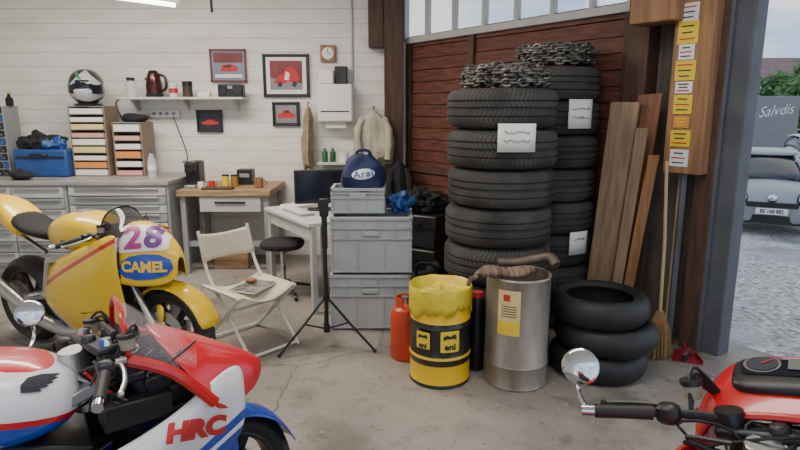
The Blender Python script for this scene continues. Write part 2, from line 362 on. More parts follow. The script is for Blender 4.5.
o=MB().box(((uR+u0)/2+.1,.08,1.55),(u0-uR,.06,3.1)).build('wall_right',mat('grey_brown_boards',(.16,.13,.11),.7,n=.4,ns=5,st=(5,5,.5)),loc=WA,rz=WR,smooth=False); struct(o)
v=-.18; ua,zb=ow(662,172,v); ub_=ow(708,90,v)[0]
t=thing('sticker_board','wide orange brown wooden board with yellow and white stickers on the doorway post','board',WA,WR)
MB().box(((ua+ub_)/2,v+.06,(zb+2.9)/2),(ub_-ua,.12,2.9-zb)).build('plank',m_owood,t,smooth=False,bev=.006)
st=[(4,20,m_pw,.12),(22,43,m_yw,.13),(45,59,m_pw,.10),(61,80,m_yw,.13),(82,93,m_pw,.11),(95,114,m_yw,.12),(116,128,m_org,.10),(130,147,m_yw,.13),(149,167,m_pw,.12)]
for j,(y0,y1,mm,sw) in enumerate(st):
    a=ow(690-y0*.075-8,y0,v-.003); b=ow(690-y0*.075+8,y1,v-.003)
    s=MB().box(((a[0]+b[0])/2,v-.003,(a[1]+b[1])/2),(sw,.004,a[1]-b[1])).build('sticker',mm,t,smooth=False)
    for k in range(3): MB().box(((a[0]+b[0])/2-.004,v-.006,a[1]-(a[1]-b[1])*(.22+.28*k)),(sw*(.75-.12*((k+j)%3)),.002,.008)).build('print_mark',(m_rw,m_ink,m_ink)[(k+j)%3] if mm!=m_org else m_yw,s,smooth=False)
a=ow(634,2,-.25); b=ow(678,20,-.25)
tag(MB().box(((a[0]+b[0])/2,-.2,b[1]+.1),(b[0]-a[0],.18,.2)).build('wooden_beam_end',m_owood,loc=WA,rz=WR,smooth=False,bev=.01),'thick brown beam end jutting out above the leaning boards','beam')
tag(MB().tube([(u0-.06,-.1,.0),(u0-.06,-.1,zb)],.022,8).build('conduit_pipe',m_pillar,loc=WA,rz=WR),'grey vertical conduit pipe below the stickered board','pipe')
# =================== OUTSIDE
def tree(px,py,Y,r,label,n=900):
    c=oy(px,py,Y); t=thing('leafy_tree',label,'tree',(c.x,c.y,-.65),group='trees across the road')
    zc=c.z+.65
    MB().tube([(0,0,0),(.1,0,zc*.5),(0,0,zc)],.22,8,r2=.1).build('trunk',m_dwood,t)
    f=MB()
    for i in range(n):
        d=Vector((random.gauss(0,1),random.gauss(0,1),random.gauss(0,1))).normalized()*r*random.uniform(.55,1)*(1+.25*mnoise.noise(Vector((i*.37,0,0))))
        p=Vector((d.x,d.y,zc+d.z*.9)); s=r*.13
        a=Vector((random.uniform(-1,1),random.uniform(-1,1),random.uniform(-1,1))).normalized()*s; b=a.orthogonal().normalized()*s*.7
        f.add([p-a,p-b,p+a,p+b],[(0,1,2,3)])
    f.build('foliage',m_leaf,t,smooth=False)
tree(806,106,30,1.6,'round green tree directly behind the lettered trailer')
tree(781,90,38,1.3,'small dark green tree far off in front of the brown roofed house')
tree(830,80,44,2.6,'tall green tree at the far right end of the street')
c0=oy(740,97,50); c1=oy(840,62,50)
t=thing('house','long far house with brown pitched roof and grey walls beyond the road','house',(c0.x,50,-.65))
L=c1.x-c0.x+6; hz=oy(760,78,50).z+.65
MB().box((L/2,3,hz/2),(L,6,hz)).build('wall',mat('grey_render',(.33,.31,.32),.8,n=.15),t,smooth=False)
MB().prism([(-.6,hz-.1),(6.6,hz-.1),(3,hz+1.9)],L+1,Matrix(((0,0,1,-.5),(1,0,0,0),(0,1,0,0),(0,0,0,1)))).build('roof',mat('brown_tiles',(.24,.15,.13),.8,n=.3,ns=3),t,smooth=False)
for k in range(8): 
    wf=MB().box((1.2+k*1.5,-.02,hz-1.0),(.8,.06,.9)).build('window',m_pw,t,smooth=False)
    MB().box((1.2+k*1.5,-.06,hz-1.0),(.66,.02,.76)).build('pane',m_screen,wf,smooth=False)
a=oy(753,96,25); b=oy(797,132,25)
t=thing('trailer','dark grey box trailer with white script lettering behind the parked cars','trailer',(a.x,25,-.65)); W=b.x-a.x; z1=a.z+.65
MB().box((W/2,1.5,(z1+.5)/2),(W,3,z1-.5)).build('box_body',mat('trailer_grey',(.2,.21,.22),.5,n=.1),t,smooth=False,bev=.03)
for x in (.3,W-.3): MB().lathe([(.12,-.1),(.3,-.1),(.33,0),(.3,.1),(.12,.1)],(x,.2,.33),20,'X').build('wheel',m_slick,t)
MB().box((W/2,1.4,.52),(W*.9,2.8,.1)).build('chassis',m_dark,t,smooth=False)
decal('lettering',textbm('Salvdis',.62,-.006,.45,.9),frame_m((W/2,-.005,z1-.62),(1,0,.12),(0,0,1)),m_pw,t)
def sec(x,w,z0,z1,n=16,e=.75,y0=0):
    out=[]
    for i in range(n):
        a=2*pi*i/n+pi/n; g=lambda v:math.copysign(abs(v)**e,v)
        out.append(Vector((x,y0+w*g(cos(a)),(z0+z1)/2+(z1-z0)/2*g(sin(a)))))
    return out
m_hl=mat('headlight_glass',(.85,.87,.9),.08,.3,n=.1)
def car(label,paint,loc,rz,plate=None):
    t=thing('parked_car',label,'car',loc,rz,'cars parked on the forecourt')
    b=MB(); b.grid([sec(*q,e=.68) for q in ((-2.0,.62,.45,.85),(-1.92,.78,.3,.95),(-1.2,.85,.24,.98),(0,.86,.2,.96),(.9,.86,.24,.98),(1.35,.85,.22,.95),(1.75,.82,.2,.86),(1.98,.72,.2,.72),(2.05,.6,.22,.6),(2.07,.5,.26,.5))],True,True); body=b.build('body',paint,t,sub=2)
    b=MB(); b.grid([sec(*q,e=.7) for q in ((-1.75,.6,.85,1.05),(-1.35,.66,.85,1.38),(-.5,.69,.85,1.44),(.1,.67,.85,1.42),(.65,.66,.85,1.18),(1.2,.62,.85,.95))],True,True); b.build('windows',m_screen,t,sub=1)
    b=MB(); b.grid([sec(*q,e=.7) for q in ((-1.6,.56,1.2,1.3),(-1.2,.6,1.32,1.45),(-.5,.62,1.38,1.49),(.05,.6,1.36,1.46),(.25,.55,1.33,1.4))],True,True)
    for s in (-1,1): b.tube([(.2,s*.56,1.37),(.7,s*.62,1.16),(1.15,s*.68,.95)],.035,6,sm=3)
    b.build('roof',paint,t,sub=1)
    for s in (-1,1):
        MM=Matrix.Rotation(-s*rad(32),3,'Z')@Matrix.Rotation(rad(24),3,'Y')
        hl=MB().sph((1.88,s*.58,.735),(.28,.19,.12),18,M=MM).build('headlight',m_black,t)
        MB().sph((1.95,s*.55,.745),(.21,.13,.09),18,M=MM).build('lens',m_hl,hl)
        MB().sph((.75,s*.97,.99),(.07,.14,.09),12).build('side_mirror',paint,t)
        MB().sph((2.0,s*.58,.33),(.05,.06,.05),12).build('fog_lamp',m_hl,t)
        for x in (-1.3,1.25):
            wh=MB().lathe([(.19,-.1),(.28,-.1),(.31,-.07),(.31,.07),(.28,.1),(.19,.1)],(x,s*.77,.31),24,'Y',closed=True).build('wheel',m_slick,t)
            MB().lathe([(.0,.0),(.05,.02),(.19,.03),(.19,-.03)],(x,s*.83,.31),20,'Y').build('hubcap',m_alu,wh)
    MB().grid([[(2.0,y,.41),(2.10-abs(y)*.1,y*.9,.39),(2.10-abs(y)*.1,y*.9,.25),(2.0,y,.22)] for y in (-.62,-.3,0,.3,.62)]).build('lower_grille',m_black,t)
    MB().box((2.07,0,.59),(.06,.8,.09)).build('upper_grille',m_black,t,bev=.01)
    MB().sph((2.04,0,.70),(.04,.08,.07),12).build('emblem',m_chrome,t)
    p=MB().box((2.115,0,.475),(.02,.5,.11)).build('number_plate',m_pw,t,bev=.003)
    if plate: decal('plate_text',textbm(plate,.1,.002,0,.8),frame_m((2.127,0,.475),(0,1,0),(0,0,1)),m_ink,p)
    for s in (0,1): MB().tube([(1.12,.45-s*.6,.96),(.98,.1-s*.6,1.03)],.01,5).build('wiper_blade',m_black,t)
    return t
m_silv=mat('silver_car_paint',(.27,.285,.30),.4,.35,coat=.25,n=.04); m_wcar=mat('white_car_paint',(.6,.63,.66),.35,coat=.4,n=.04)
cp=oy(774,200,10.3)
car('silver grey hatchback facing the garage door on the wet forecourt',m_silv,(cp.x+.92,12.15,-.65),rad(-117),'BE 168 882')
cp=oy(806,150,20); car('pale silver car half hidden behind the nearer silver hatchback',m_wcar,(cp.x,19.5,-.65),rad(-110))
cp=oy(742,160,16.5); car('pale car just past the grey doorway pillar',m_wcar,(cp.x-.8,17.2,-.65),rad(-100))
# =================== WALL ITEMS
def frame_pic(x0,y0,x1,y1,label,fm,pic,layout):
    cx,z0,w_,h_=wr(x0,y0,x1,y1,6.37); t=thing('framed_picture',label,'picture',(cx,6.375,z0),group='pictures on the white board wall')
    f=MB(); b=.018
    f.box((0,0,b/2),(w_,.03,b)); f.box((0,0,h_-b/2),(w_,.03,b)); f.box((-w_/2+b/2,0,h_/2),(b,.03,h_)); f.box((w_/2-b/2,0,h_/2),(b,.03,h_)); f.build('frame',fm,t,smooth=False,bev=.002)
    p=MB().box((0,.004,h_/2),(w_-b,.008,h_-b)).build('print',pic,t,smooth=False)
    for k,(col,poly) in enumerate(layout):
        bm=shapebm([((x-.5)*(w_-.04),(y-.5)*(h_-.04)) for x,y in poly]); decal('printed_shape',bm,frame_m((0,-.001-.0005*k,h_/2),(1,0,0),(0,0,1)),col,p)
carpoly=[(.12,.35),(.15,.5),(.3,.55),(.42,.7),(.62,.7),(.75,.55),(.9,.48),(.9,.33),(.75,.3),(.25,.3)]
bikepoly=[(.2,.3),(.3,.5),(.42,.55),(.5,.7),(.62,.75),(.75,.6),(.8,.4),(.7,.3),(.55,.35),(.4,.28)]
def rp(a,b,c,d): return [(a,b),(c,b),(c,d),(a,d)]
m_pb=mat('photo_blue',(.25,.32,.42),.4,n=.3); m_pd=mat('photo_dark',(.03,.03,.035),.3,n=.3); m_pg=mat('photo_grey',(.3,.3,.3),.4,n=.3)
m_mar=mat('photo_maroon',(.22,.04,.04),.4,n=.3)
frame_pic(209,49,247,82,'framed photo of a red vehicle on a pale blue ground beside the kettle shelf',m_mar,m_pb,[(m_mar,rp(.05,.6,.95,.95)),(m_pw,rp(.08,.08,.92,.2)),(m_rw,[(.25,.3),(.3,.52),(.6,.56),(.78,.46),(.78,.3)]),(m_pd,[(.35,.44),(.38,.5),(.55,.52),(.6,.44)])])
frame_pic(262,54,310,97,'largest framed print with red motorcycle racer and white mount',m_black,m_pd,[(m_pw,rp(.03,.03,.97,.97)),(mat('photo_crimson',(.25,.03,.03),.4,n=.4),rp(.12,.14,.88,.88)),(m_pg,[(.12,.14),(.88,.14),(.88,.3),(.12,.45)]),(m_rw,bikepoly),(m_pw,[(.45,.4),(.5,.62),(.58,.55),(.55,.38)]),(m_pd,[(.28,.25),(.34,.36),(.42,.3),(.36,.2)]),(m_pd,[(.62,.25),(.68,.38),(.76,.3),(.7,.2)])])
frame_pic(196,110,223,132,'small dark framed picture with a red car hung under the shelf end',m_black,m_pd,[(m_rw,[(x,y*.7+.1) for x,y in carpoly])])
frame_pic(272,102,300,126,'small framed picture of a red car below the largest print',m_black,m_pd,[(m_pg,rp(.06,.06,.94,.94)),(m_rw,carpoly),(m_pd,[(.4,.56),(.45,.66),(.6,.66),(.66,.56)])])
cx,z0,w_,h_=wr(320,45,336,62,6.37); t=thing('wall_clock','small square wooden wall clock above the towel dispenser','clock',(cx,6.37,z0))
MB().box((0,0,h_/2),(w_,.04,h_)).build('case',m_owood,t,bev=.008); MB().lathe([(0,-.028),(w_*.36,-.028),(w_*.38,-.02)],(0,0,h_/2),24,'Y').build('dial',m_pw,t)
MB().bar((0,-.031,h_/2),(0,-.031,h_/2+.05),.006,.002,(0,1,0)).build('clock_hand',m_ink,t); MB().bar((0,-.031,h_/2),(.035,-.031,h_/2-.01),.006,.002,(0,1,0)).build('clock_hand',m_ink,t)
q=MB(); p=oy(351,0,6.35); q.tube([(p.x,6.388,3.09),(p.x,6.388,oy(351,85,6.37).z)],.014,8); tag(q.build('conduit_pipe',m_lgrey),'thin grey vertical conduit running down the white wall right of the clock','pipe')
q=MB(); p=oy(209,0,6.35); q.tube([(p.x,6.39,3.09),(p.x+.01,6.39,oy(209,12,6.37).z)],.012,8); tag(q.build('cable_conduit',m_dark),'short dark cable end above the framed vehicle photo','cable')
cx,z0,w_,h_=wr(317,84,353,122,6.2); t=thing('towel_dispenser','white paper towel dispenser on the wall under the clock','dispenser',(cx,6.2,z0))
MB().box((0,.08,h_/2),(w_,.22,h_)).build('housing',m_pw,t,bev=.02); MB().box((0,-.032,h_*.28),(w_*.8,.004,.012)).build('slot',m_dark,t); MB().box((0,.03,-.03),(w_*.6,.002,.07)).build('paper_towel',m_paper,t)
cx,z0,w_,h_=wr(318,70,334,84,6.25); tag(MB().box((cx,6.25,z0+h_/2),(w_,.12,h_)).build('soap_box',m_pw,bev=.012),'small white box standing on the towel dispenser','box')
cx,z0,w_,h_=wr(334,66,347,84,6.25); tag(MB().box((0,0,h_/2),(w_,.1,h_)).build('control_box',m_dark,loc=(cx,6.32,z0),bev=.01),'small dark control box beside the conduit above the towel dispenser','box')
# garments
def garment(name,label,x0,y0,x1,y1,Y,mm,cat,seed=1,sleeve=True):
    cx,z0,w_,h_=wr(x0,y0,x1,y1,Y); t=thing(name,label,cat,(cx,Y,z0+h_))
    g=MB(); rows=[]; N_=18
    prof=[.10,.26,.48,.66,.78,.82,.84,.84,.86,.9,.92,.95,.96,1.0,1.0,.98,.95,.9] if sleeve else [.2,.4,.6,.75,.85,.8,.75,.8,.9,1,.95,1,.9,.95,.9,.85,.8,.8]
    for i in range(N_):
        s=i/(N_-1); r=[]
        for k in range(44):
            a=2*pi*k/44; f=1+(.09*sin(a*7+seed+s*1.2)+.08*sin(a*13+seed*2-s*2)+.04*sin(s*14+a*2))*min(1,s*2)
            hem=(.035*sin(a*3+seed)+.02*sin(a*8))*s
            r.append((w_/2*prof[i]*cos(a)*f+.03*sin(s*3+seed)*s,(.085+.05*s)*sin(a)*f,-h_*s-hem))
        rows.append(r)
    g.grid(rows,True,True); g.build('body',mm,t,sub=1)
    if sleeve:
        for s in (-1,1): MB().tube([(s*w_*.26,-.04,-.16*h_),(s*w_*.38,-.08,-h_*.34),(s*w_*.40,-.11,-h_*.6),(s*w_*.37,-.12,-h_*.93)],.036,12,r2=.04,sm=5,rf=lambda x:1+.15*sin(x*19)).build('sleeve',mm,t)
    MB().tube([(0,6.385-Y,.03),(0,.0,.04),(0,-.03,.02),(0,-.03,-.02)],.006,6,sm=3).build('hook',m_dark,t)
garment('hanging_jacket','pale beige jacket hanging from a hook beside the brown corner post',354,110,393,162,6.2,m_bei,'jacket')
garment('hanging_cloth','narrow tan cloth hanging on the wall left of the green bottles',302,106,316,168,6.25,m_brn,'cloth',sleeve=False,seed=3)
garment('hanging_jacket','dark jacket hanging at the foot of the corner post behind the blue bag',387,160,412,212,6.05,m_mblack,'jacket',seed=5)
# shelf
cx,z0,w_,h_=wr(119,97,243,105,6.1); SZ=z0+h_
t=thing('wall_shelf','long white wall shelf carrying the kettle','shelf',(cx,6.23,z0)); MB().box((0,0,h_-.012),(w_,.3,.024)).build('board',m_desk,t,bev=.003)
for s in (-.42,0,.42): MB().prism([(0,0),(.2,0),(0,-.12)],.02,frame_m((w_*s-.01,.15,h_-.024),(0,-1,0),(0,0,1))).build('bracket',m_lgrey,t)
def xs(px,Y): return oy(px,97,Y).x
x=xs(155,6.2); t=thing('electric_kettle','black electric kettle with a red tinted body on the long shelf','kettle',(x,6.2,SZ))
MB().lathe([(0,0),(.085,0),(.088,.03),(.08,.04)],n=28).build('base',m_black,t); MB().lathe([(.08,.04),(.082,.12),(.07,.2),(.055,.245),(0,.25)],n=28).build('jug',mat('kettle_body',(.10,.02,.02),.2,.3,n=.6,ns=9),t)
MB().tube([(.06,0,.23),(.12,0,.2),(.125,0,.1),(.08,0,.06)],.015,8,sm=5).build('handle',m_black,t); MB().sph((0,0,.255),(.05,.05,.02),12).build('lid',m_black,t); MB().prism([(0,0),(.05,.05),(0,.07)],.03,frame_m((-.06,.015,.14),(-1,0,0),(0,0,1))).build('spout',m_black,t)
x=xs(132,6.2); t=thing('glass_jar','clear glass jar with dark lid at the left end of the shelf','jar',(x,6.2,SZ))
MB().lathe([(0,0),(.05,0),(.055,.02),(.055,.14),(.04,.17)],n=20).build('glass',m_bottle,t); MB().lathe([(.042,.165),(.042,.2),(0,.2)],n=20).build('lid',m_black,t)
x=xs(174,6.2); t=thing('coffee_tin','white and red tin between kettle and dark tin','tin',(x,6.2,SZ)); MB().lathe([(0,0),(.045,0),(.045,.13),(0,.13)],n=20).build('can',livery('tin_print',(.7,.68,.64),[((.5,.03,.03),(0,0,1),.04,.09)]),t); MB().lathe([(.047,.12),(.047,.14),(0,.142)],n=20).build('lid',m_pw,t)
x=xs(188,6.2); t=thing('coffee_tin','dark brown tin with black lid right of the white and red tin','tin',(x,6.2,SZ)); MB().lathe([(0,0),(.05,0),(.05,.12),(0,.12)],n=20).build('can',mat('brown_tin',(.07,.04,.03),.4,n=.3),t); MB().lathe([(.052,.11),(.052,.16),(0,.162)],n=20).build('lid',m_black,t)
x=xs(232,6.2); t=thing('radio','small black box radio on the right end of the shelf','radio',(x,6.2,SZ)); MB().box((0,0,.065),(.26,.12,.13)).build('case',m_black,t,bev=.012)
for s in (-1,1): MB().lathe([(0,0),(.04,0),(.045,.006)],(s*.08,-.067,.065),18,'Y').build('speaker_grille',m_dark,t)
MB().box((0,-.062,.1),(.05,.004,.03)).build('display',m_greym,t)
x=xs(205,6.2); tag(MB().box((0,0,.025),(.12,.1,.05)).build('small_carton',m_paper,loc=(x,6.2,SZ),bev=.004),'low white carton lying between the dark tin and the radio','carton')
cx,z0,w_,h_=wr(150,110,180,117,6.36); t=thing('power_strip','white power strip under the long shelf','power strip',(cx,6.36,z0)); MB().box((0,.01,h_/2),(w_,.06,h_)).build('bar',m_pw,t,bev=.005)
for k in range(4): MB().lathe([(0,0),(.02,0),(.02,-.004)],(-w_/2+.05+k*.07,-.022,h_/2),12,'Y').build('socket',m_greym,t)
p0=Vector((cx+.1,6.33,z0)); p1=oy(186,165,6.1)
tag(MB().tube([p0,p0+Vector((.05,-.03,-.12)),(p0.x+.12,6.3,z0-.35),(p1.x,6.15,p1.z+.05),(p1.x,6.05,p1.z)],.006,6,sm=6).build('hanging_cable',m_black),'black cable hanging from the power strip down to the coffee machine','cable')
tag(MB().tube([oy(120,98,6.38),oy(116,104,6.37),oy(124,120,6.37),oy(140,124,6.37),oy(150,116,6.37)],.006,6,sm=6).build('hanging_cable',m_black),'black cable looping round the left end of the shelf','cable')
a=Vector((-2.85,4.75,oy(85,-14,4.75).z)); b=Vector((-2.05,5.6,oy(175,3,5.6).z))
t=thing('fluorescent_light','white fluorescent tube light hung above the left cabinets','light fixture',(a.x,a.y,a.z)); dd=b-a; ah=math.atan2(dd.y,dd.x); t.rotation_euler=(0,0,ah); Lf=Vector((dd.x,dd.y)).length
MB().box((Lf/2,0,.04),(Lf,.12,.05)).build('housing',m_pw,t,bev=.006); MB().tube([(.02,0,0),(Lf-.02,0,0)],.019,10).build('tube',m_tube,t)
for x in (.2,Lf-.2): MB().tube([(x,0,.06),(x,0,3.1-a.z)],.004,6).build('suspension_wire',m_dark,t)
# =================== LEFT CABINETS
ZC=.945
def cabinet(x0,x1,label,cols,rowsn):
    t=thing('drawer_cabinet',label,'cabinet',((x0+x1)/2,5.9,0),group='steel drawer cabinets on the left'); W=x1-x0
    MB().box((0,0,(ZC-.03)/2),(W-.01,.78,ZC-.03)).build('body',m_greym,t,bev=.004)
    cw=(W-.04)/cols; hh=(ZC-.09)/rowsn
    for c in range(cols):
        for r in range(rowsn):
            d=MB().box((-W/2+.02+cw*(c+.5),-.4,.04+hh*(r+.5)),(cw-.015,.03,hh-.012)).build('drawer',m_lgrey if r%2 else m_greym,t,bev=.003)
            MB().box((-W/2+.02+cw*(c+.5),-.425,.04+hh*(r+.85)),(cw*.85,.022,.016)).build('handle',m_alu,d,bev=.003)
    return t
xA,xB,xC=-4.25,-3.2,-2.22
cabinet(xA,xB,'grey steel drawer cabinet at the far left behind the yellow tail',2,8)
cabinet(xB,xC,'grey steel drawer cabinet under the paper racks beside the wooden bench',1,10)
tag(MB().box(((xA+xC)/2,5.9,ZC-.012),(xC-xA+.02,.84,.036)).build('worktop',mat('worktop_grey',(.36,.35,.33),.5,n=.3),bev=.004),'long grey worktop across both drawer cabinets','worktop')
ZT=ZC+.006
cx,z0,w_,h_=wr(-8,106,19,176,6.05); t=thing('small_parts_cabinet','tall dark cabinet of tiny drawers at the left picture edge','cabinet',(cx,6.05,ZT)); hh=oy(5,106,6.05).z-ZT
MB().box((0,0,hh/2),(w_,.25,hh)).build('body',m_greym,t,bev=.004)
for r in range(9):
    for c in range(3): 
        dd_=MB().box((-w_/2+w_*(c+.5)/3,-.13,hh*(r+.5)/9),(w_/3-.014,.02,hh/9-.016)).build('drawer',m_dark if (r+c)%3 else m_blue,t,bev=.003)
        MB().box((-w_/2+w_*(c+.5)/3,-.143,hh*(r+.5)/9-.01),(w_/3-.05,.008,.012)).build('pull',m_greym,dd_)
p=oy(9,98,6.05); t=thing('spray_bottle','small dark bottle on the tiny drawer cabinet','bottle',(p.x,6.05,ZT+hh)); MB().lathe([(0,0),(.035,0),(.037,.07),(.015,.1),(.012,.13)],n=16).build('bottle_body',m_mblack,t); MB().lathe([(.015,.125),(.015,.15),(0,.15)],n=12).build('cap',m_yw,t)
p=oy(49,160,6.0); t=thing('blue_case','blue plastic case on the left worktop','case',(p.x,6.0,ZT)); MB().box((0,0,.14),(.54,.3,.28)).build('shell',m_blue,t,bev=.02); MB().box((0,-.155,.2),(.48,.01,.02)).build('seam',m_black,t); MB().tube([(-.08,-.16,.22),(-.07,-.19,.23),(.07,-.19,.23),(.08,-.16,.22)],.01,6,sm=3).build('handle',m_black,t)
def blob(c,r,n=16,amp=.25,fr=6,seed=0,flat=None):
    s=MB().sph(c,r,n*2); c=Vector(c)
    for i,v in enumerate(s.v):
        d=v-c; w_=v*fr+Vector((seed,seed,seed)); q=c+d*(1+amp*mnoise.noise(w_)+amp*.45*mnoise.noise(w_*2.3)+amp*.25*mnoise.noise(w_*5))
        if flat is not None: q.z=max(q.z,flat)
        s.v[i]=q
    return s
t=thing('crumpled_jacket','crumpled black jacket with blue lining thrown over the blue case','jacket',(p.x-.02,6.0,ZT+.281))
blob((0,0,.07),(.22,.12,.1),n=24,amp=.6,fr=10,seed=3,flat=0).build('jacket_body',m_mblack,t); blob((.12,-.05,.05),(.11,.08,.08),n=24,amp=.6,fr=11,seed=8,flat=0).build('lining',m_blue,t)
tag(blob((0,0,.05),(.11,.08,.05),amp=.4,fr=12,seed=5,flat=0).build('rag',m_mblack,loc=(oy(22,170,5.65).x,5.62,ZT)),'dark crumpled rag on the worktop in front of the tiny drawers','rag')
num=['lowest','second','third','fourth','fifth','sixth','seventh','eighth','ninth']
def rack(x0,x1,ytop,label,n,cols):
    cx,_,w_,_=wr(x0,ytop,x1,176,6.1); H_=oy(x0,ytop,6.1).z-ZT
    t=thing('paper_rack',label,'rack',(cx,6.1,ZT)); q=MB()
    for s in (-1,1): q.box((s*w_/2,0,H_/2),(.012,.3,H_))
    q.box((0,.15,H_/2),(w_,.012,H_)); q.build('rack_body',mat('rack_board',(.3,.22,.16),.6,n=.2),t,smooth=False)
    for k in range(n+1): MB().box((0,0,.006+k*(H_-.012)/n),(w_,.3,.008)).build('tray',m_greym,t)
    for k in range(n):
        hh=(H_/n)*random.uniform(.45,.75); c=cols[k%len(cols)]
        o=MB().box((0,0,hh/2),(w_-.03,.29,hh),r=(0,0,rad(random.uniform(-1,1)))).build('paper_stack',c[0],loc=(cx,6.08,ZT+.011+k*(H_-.012)/n),smooth=False)
        tag(o,'%s paper stack, %s from below in the %s rack'%(c[1],num[k],'helmet' if n>6 else 'narrow'),'paper','paper stacks in the wall racks')
    return cx,ZT+H_
W_=(m_paper,'white');Y_=(m_ypap,'yellow');R_=(m_pink,'pink');G_=(m_org,'orange')
hx,hz_=rack(76,117,106,'wide rack of paper trays under the helmet',9,[W_,G_,W_,Y_,W_,R_,Y_,W_,W_])
rx,rz_=rack(119,151,122,'narrow rack of paper trays right of the helmet rack',6,[R_,W_,G_,W_,R_,W_])
tag(blob((0,0,.04),(.13,.09,.05),amp=.4,fr=10,seed=4,flat=0).build('black_gloves',m_mblack,loc=(rx,6.1,rz_)),'black gloves lying on the narrow paper rack','gloves')
# helmet
t=thing('motorcycle_helmet','silver and black full face helmet with dark visor on the wide paper rack','helmet',(hx-.02,6.05,hz_),rad(-75))
hr=livery('helmet_print',(.5,.5,.52),[((.02,.02,.02),(1,.4,1.1),.02,.2),((.02,.02,.02),(0,-1,1),.33,.5),((.02,.02,.02),(0,1,1),.38,.6),((.03,.25,.1),(.4,1,1),.30,.335),((.5,.04,.04),(-.6,0,1),.33,.36)])
q=MB(); q.sph((0,0,.185),(.195,.165,.185),32,e=.92)
for i,v in enumerate(q.v):
    nv=v.copy()
    if v.z<.06: nv=Vector((v.x*.92+.01,v.y*.9,max(v.z,.0)))
    if v.x>.06 and v.z<.17: nv=Vector((v.x*1.09,v.y*.88,nv.z))
    q.v[i]=nv
q.build('shell',hr,t)
q=MB(); rows=[]
for z_ in (.12,.15,.19,.23,.25): rows.append([(cos(a)*(.204-.35*abs(z_-.17)**1.2),sin(a)*(.172-.3*abs(z_-.17)**1.2),z_) for a in [rad(-75+150*k/14) for k in range(15)]])
q.grid(rows); q.build('visor',m_screen,t,solid=.003); MB().lathe([(.12,0),(.14,.01),(.12,.025)],(0,0,0),24).build('neck_trim',m_black,t)
# =================== WOODEN BENCH
ZB=.85; bx0,bx1=-2.19,-1.27
t=thing('workbench','wooden topped workbench against the white board wall','workbench',((bx0+bx1)/2,5.98,0)); W=bx1-bx0
MB().box((0,0,ZB-.03),(W,.78,.06)).build('top',m_wood,t,bev=.005)
for sx in (-1,1):
    for sy in (-1,1): MB().box((sx*(W/2-.05),sy*.33,(ZB-.06)/2),(.05,.05,ZB-.06)).build('leg',m_greym,t,bev=.004)
MB().box((0,-.3,.3),(W-.1,.04,.05)).build('stretcher',m_greym,t)
dq=MB().box((.06,-.2,ZB-.14),(.6,.34,.15)).build('drawer',m_lgrey,t,bev=.004); MB().box((.06,-.38,ZB-.12),(.3,.02,.02)).build('handle',m_dark,dq,bev=.003)
tag(MB().box((0,0,.12),(.35,.3,.24)).build('cardboard_box',m_wood,loc=(-1.75,5.95,0),bev=.005),'brown cardboard box on the floor under the workbench','box')
p=oy(183,190,5.95); px_=max(p.x,xC+.11); t=thing('coffee_machine','black pod coffee machine on the left end of the wooden bench','coffee machine',(px_,5.9,ZB))
MB().box((0,.05,.13),(.14,.2,.26)).build('housing',m_black,t,bev=.02); MB().box((0,-.08,.2),(.1,.1,.1)).build('brew_head',m_black,t,bev=.015); MB().box((0,-.09,.015),(.11,.12,.03)).build('drip_tray',m_alu,t,bev=.005); MB().tube([(-.05,-.1,.255),(-.05,-.14,.27),(.05,-.14,.27),(.05,-.1,.255)],.008,6,sm=3).build('lever',m_chrome,t)
p=oy(164,186,6.0); t=thing('water_bottle','clear plastic water bottle beside the coffee machine','bottle',(min(p.x,xC-.06),5.75,ZT))
MB().lathe([(0,0),(.04,0),(.043,.03),(.04,.1),(.043,.17),(.02,.23),(.014,.25)],n=20).build('bottle_body',m_bottle,t); MB().lathe([(.016,.25),(.016,.27),(0,.27)],n=14).build('cap',m_blue,t); MB().lathe([(.0425,.08),(.0425,.14)],n=20).build('paper_label',m_pw,t)
def cup(px,r,h,mm,label,name='mug',cat='mug',hd=True,Y=5.8):
    t=thing(name,label,cat,(oy(px,188,Y).x,Y,ZB)); MB().lathe([(0,0),(r*.9,0),(r,h*.2),(r,h),(r*.9,h),(r*.85,.02),(0,.015)],n=20).build('vessel',mm,t)
    if hd: MB().tube([(r,0,h*.8),(r*1.6,0,h*.7),(r*1.6,0,h*.35),(r,0,h*.2)],r*.14,6,sm=4).build('handle',mm,t)
    else: MB().lathe([(r*1.02,h*.92),(r*1.02,h*1.03),(0,h*1.04)],n=20).build('lid',m_black,t)
cup(201,.03,.06,m_pw,'small white cup right of the coffee machine')
cup(212,.03,.07,m_rw,'small red mug between the white cup and yellow tins')
cup(226,.035,.13,m_yw,'yellow tin on the bench, left of the two',name='tin_can',cat='tin',hd=False)
cup(235,.035,.12,mat('gold_tin',(.5,.33,.05),.4,.4,n=.1),'gold tin standing right beside the yellow tin',name='tin_can',cat='tin',hd=False,Y=5.88)
cup(259,.045,.1,m_owood,'orange brown mug near the right end of the wooden bench')
p=oy(245,180,6.05); t=thing('black_box','black rectangular box behind the gold tin','box',(p.x,6.1,ZB)); MB().box((0,0,.08),(.16,.14,.16)).build('carton',m_black,t,bev=.006); MB().box((0,-.072,.1),(.1,.003,.04)).build('label',m_greym,t)
tag(MB().box((0,0,.012),(.3,.12,.024)).build('tray',m_dwood,loc=(-1.8,5.68,ZB),bev=.006),'flat dark tray on the bench in front of the mugs','tray')
cx,z0,w_,h_=wr(318,158,352,164,6.2); t=thing('wall_ledge','short white ledge under the towel dispenser','ledge',(cx,6.25,z0)); MB().box((0,0,.01),(w_,.26,.025)).build('board',m_desk,t,bev=.003); MB().box((0,.11,-.05),(w_*.8,.02,.1)).build('bracket',m_lgrey,t)
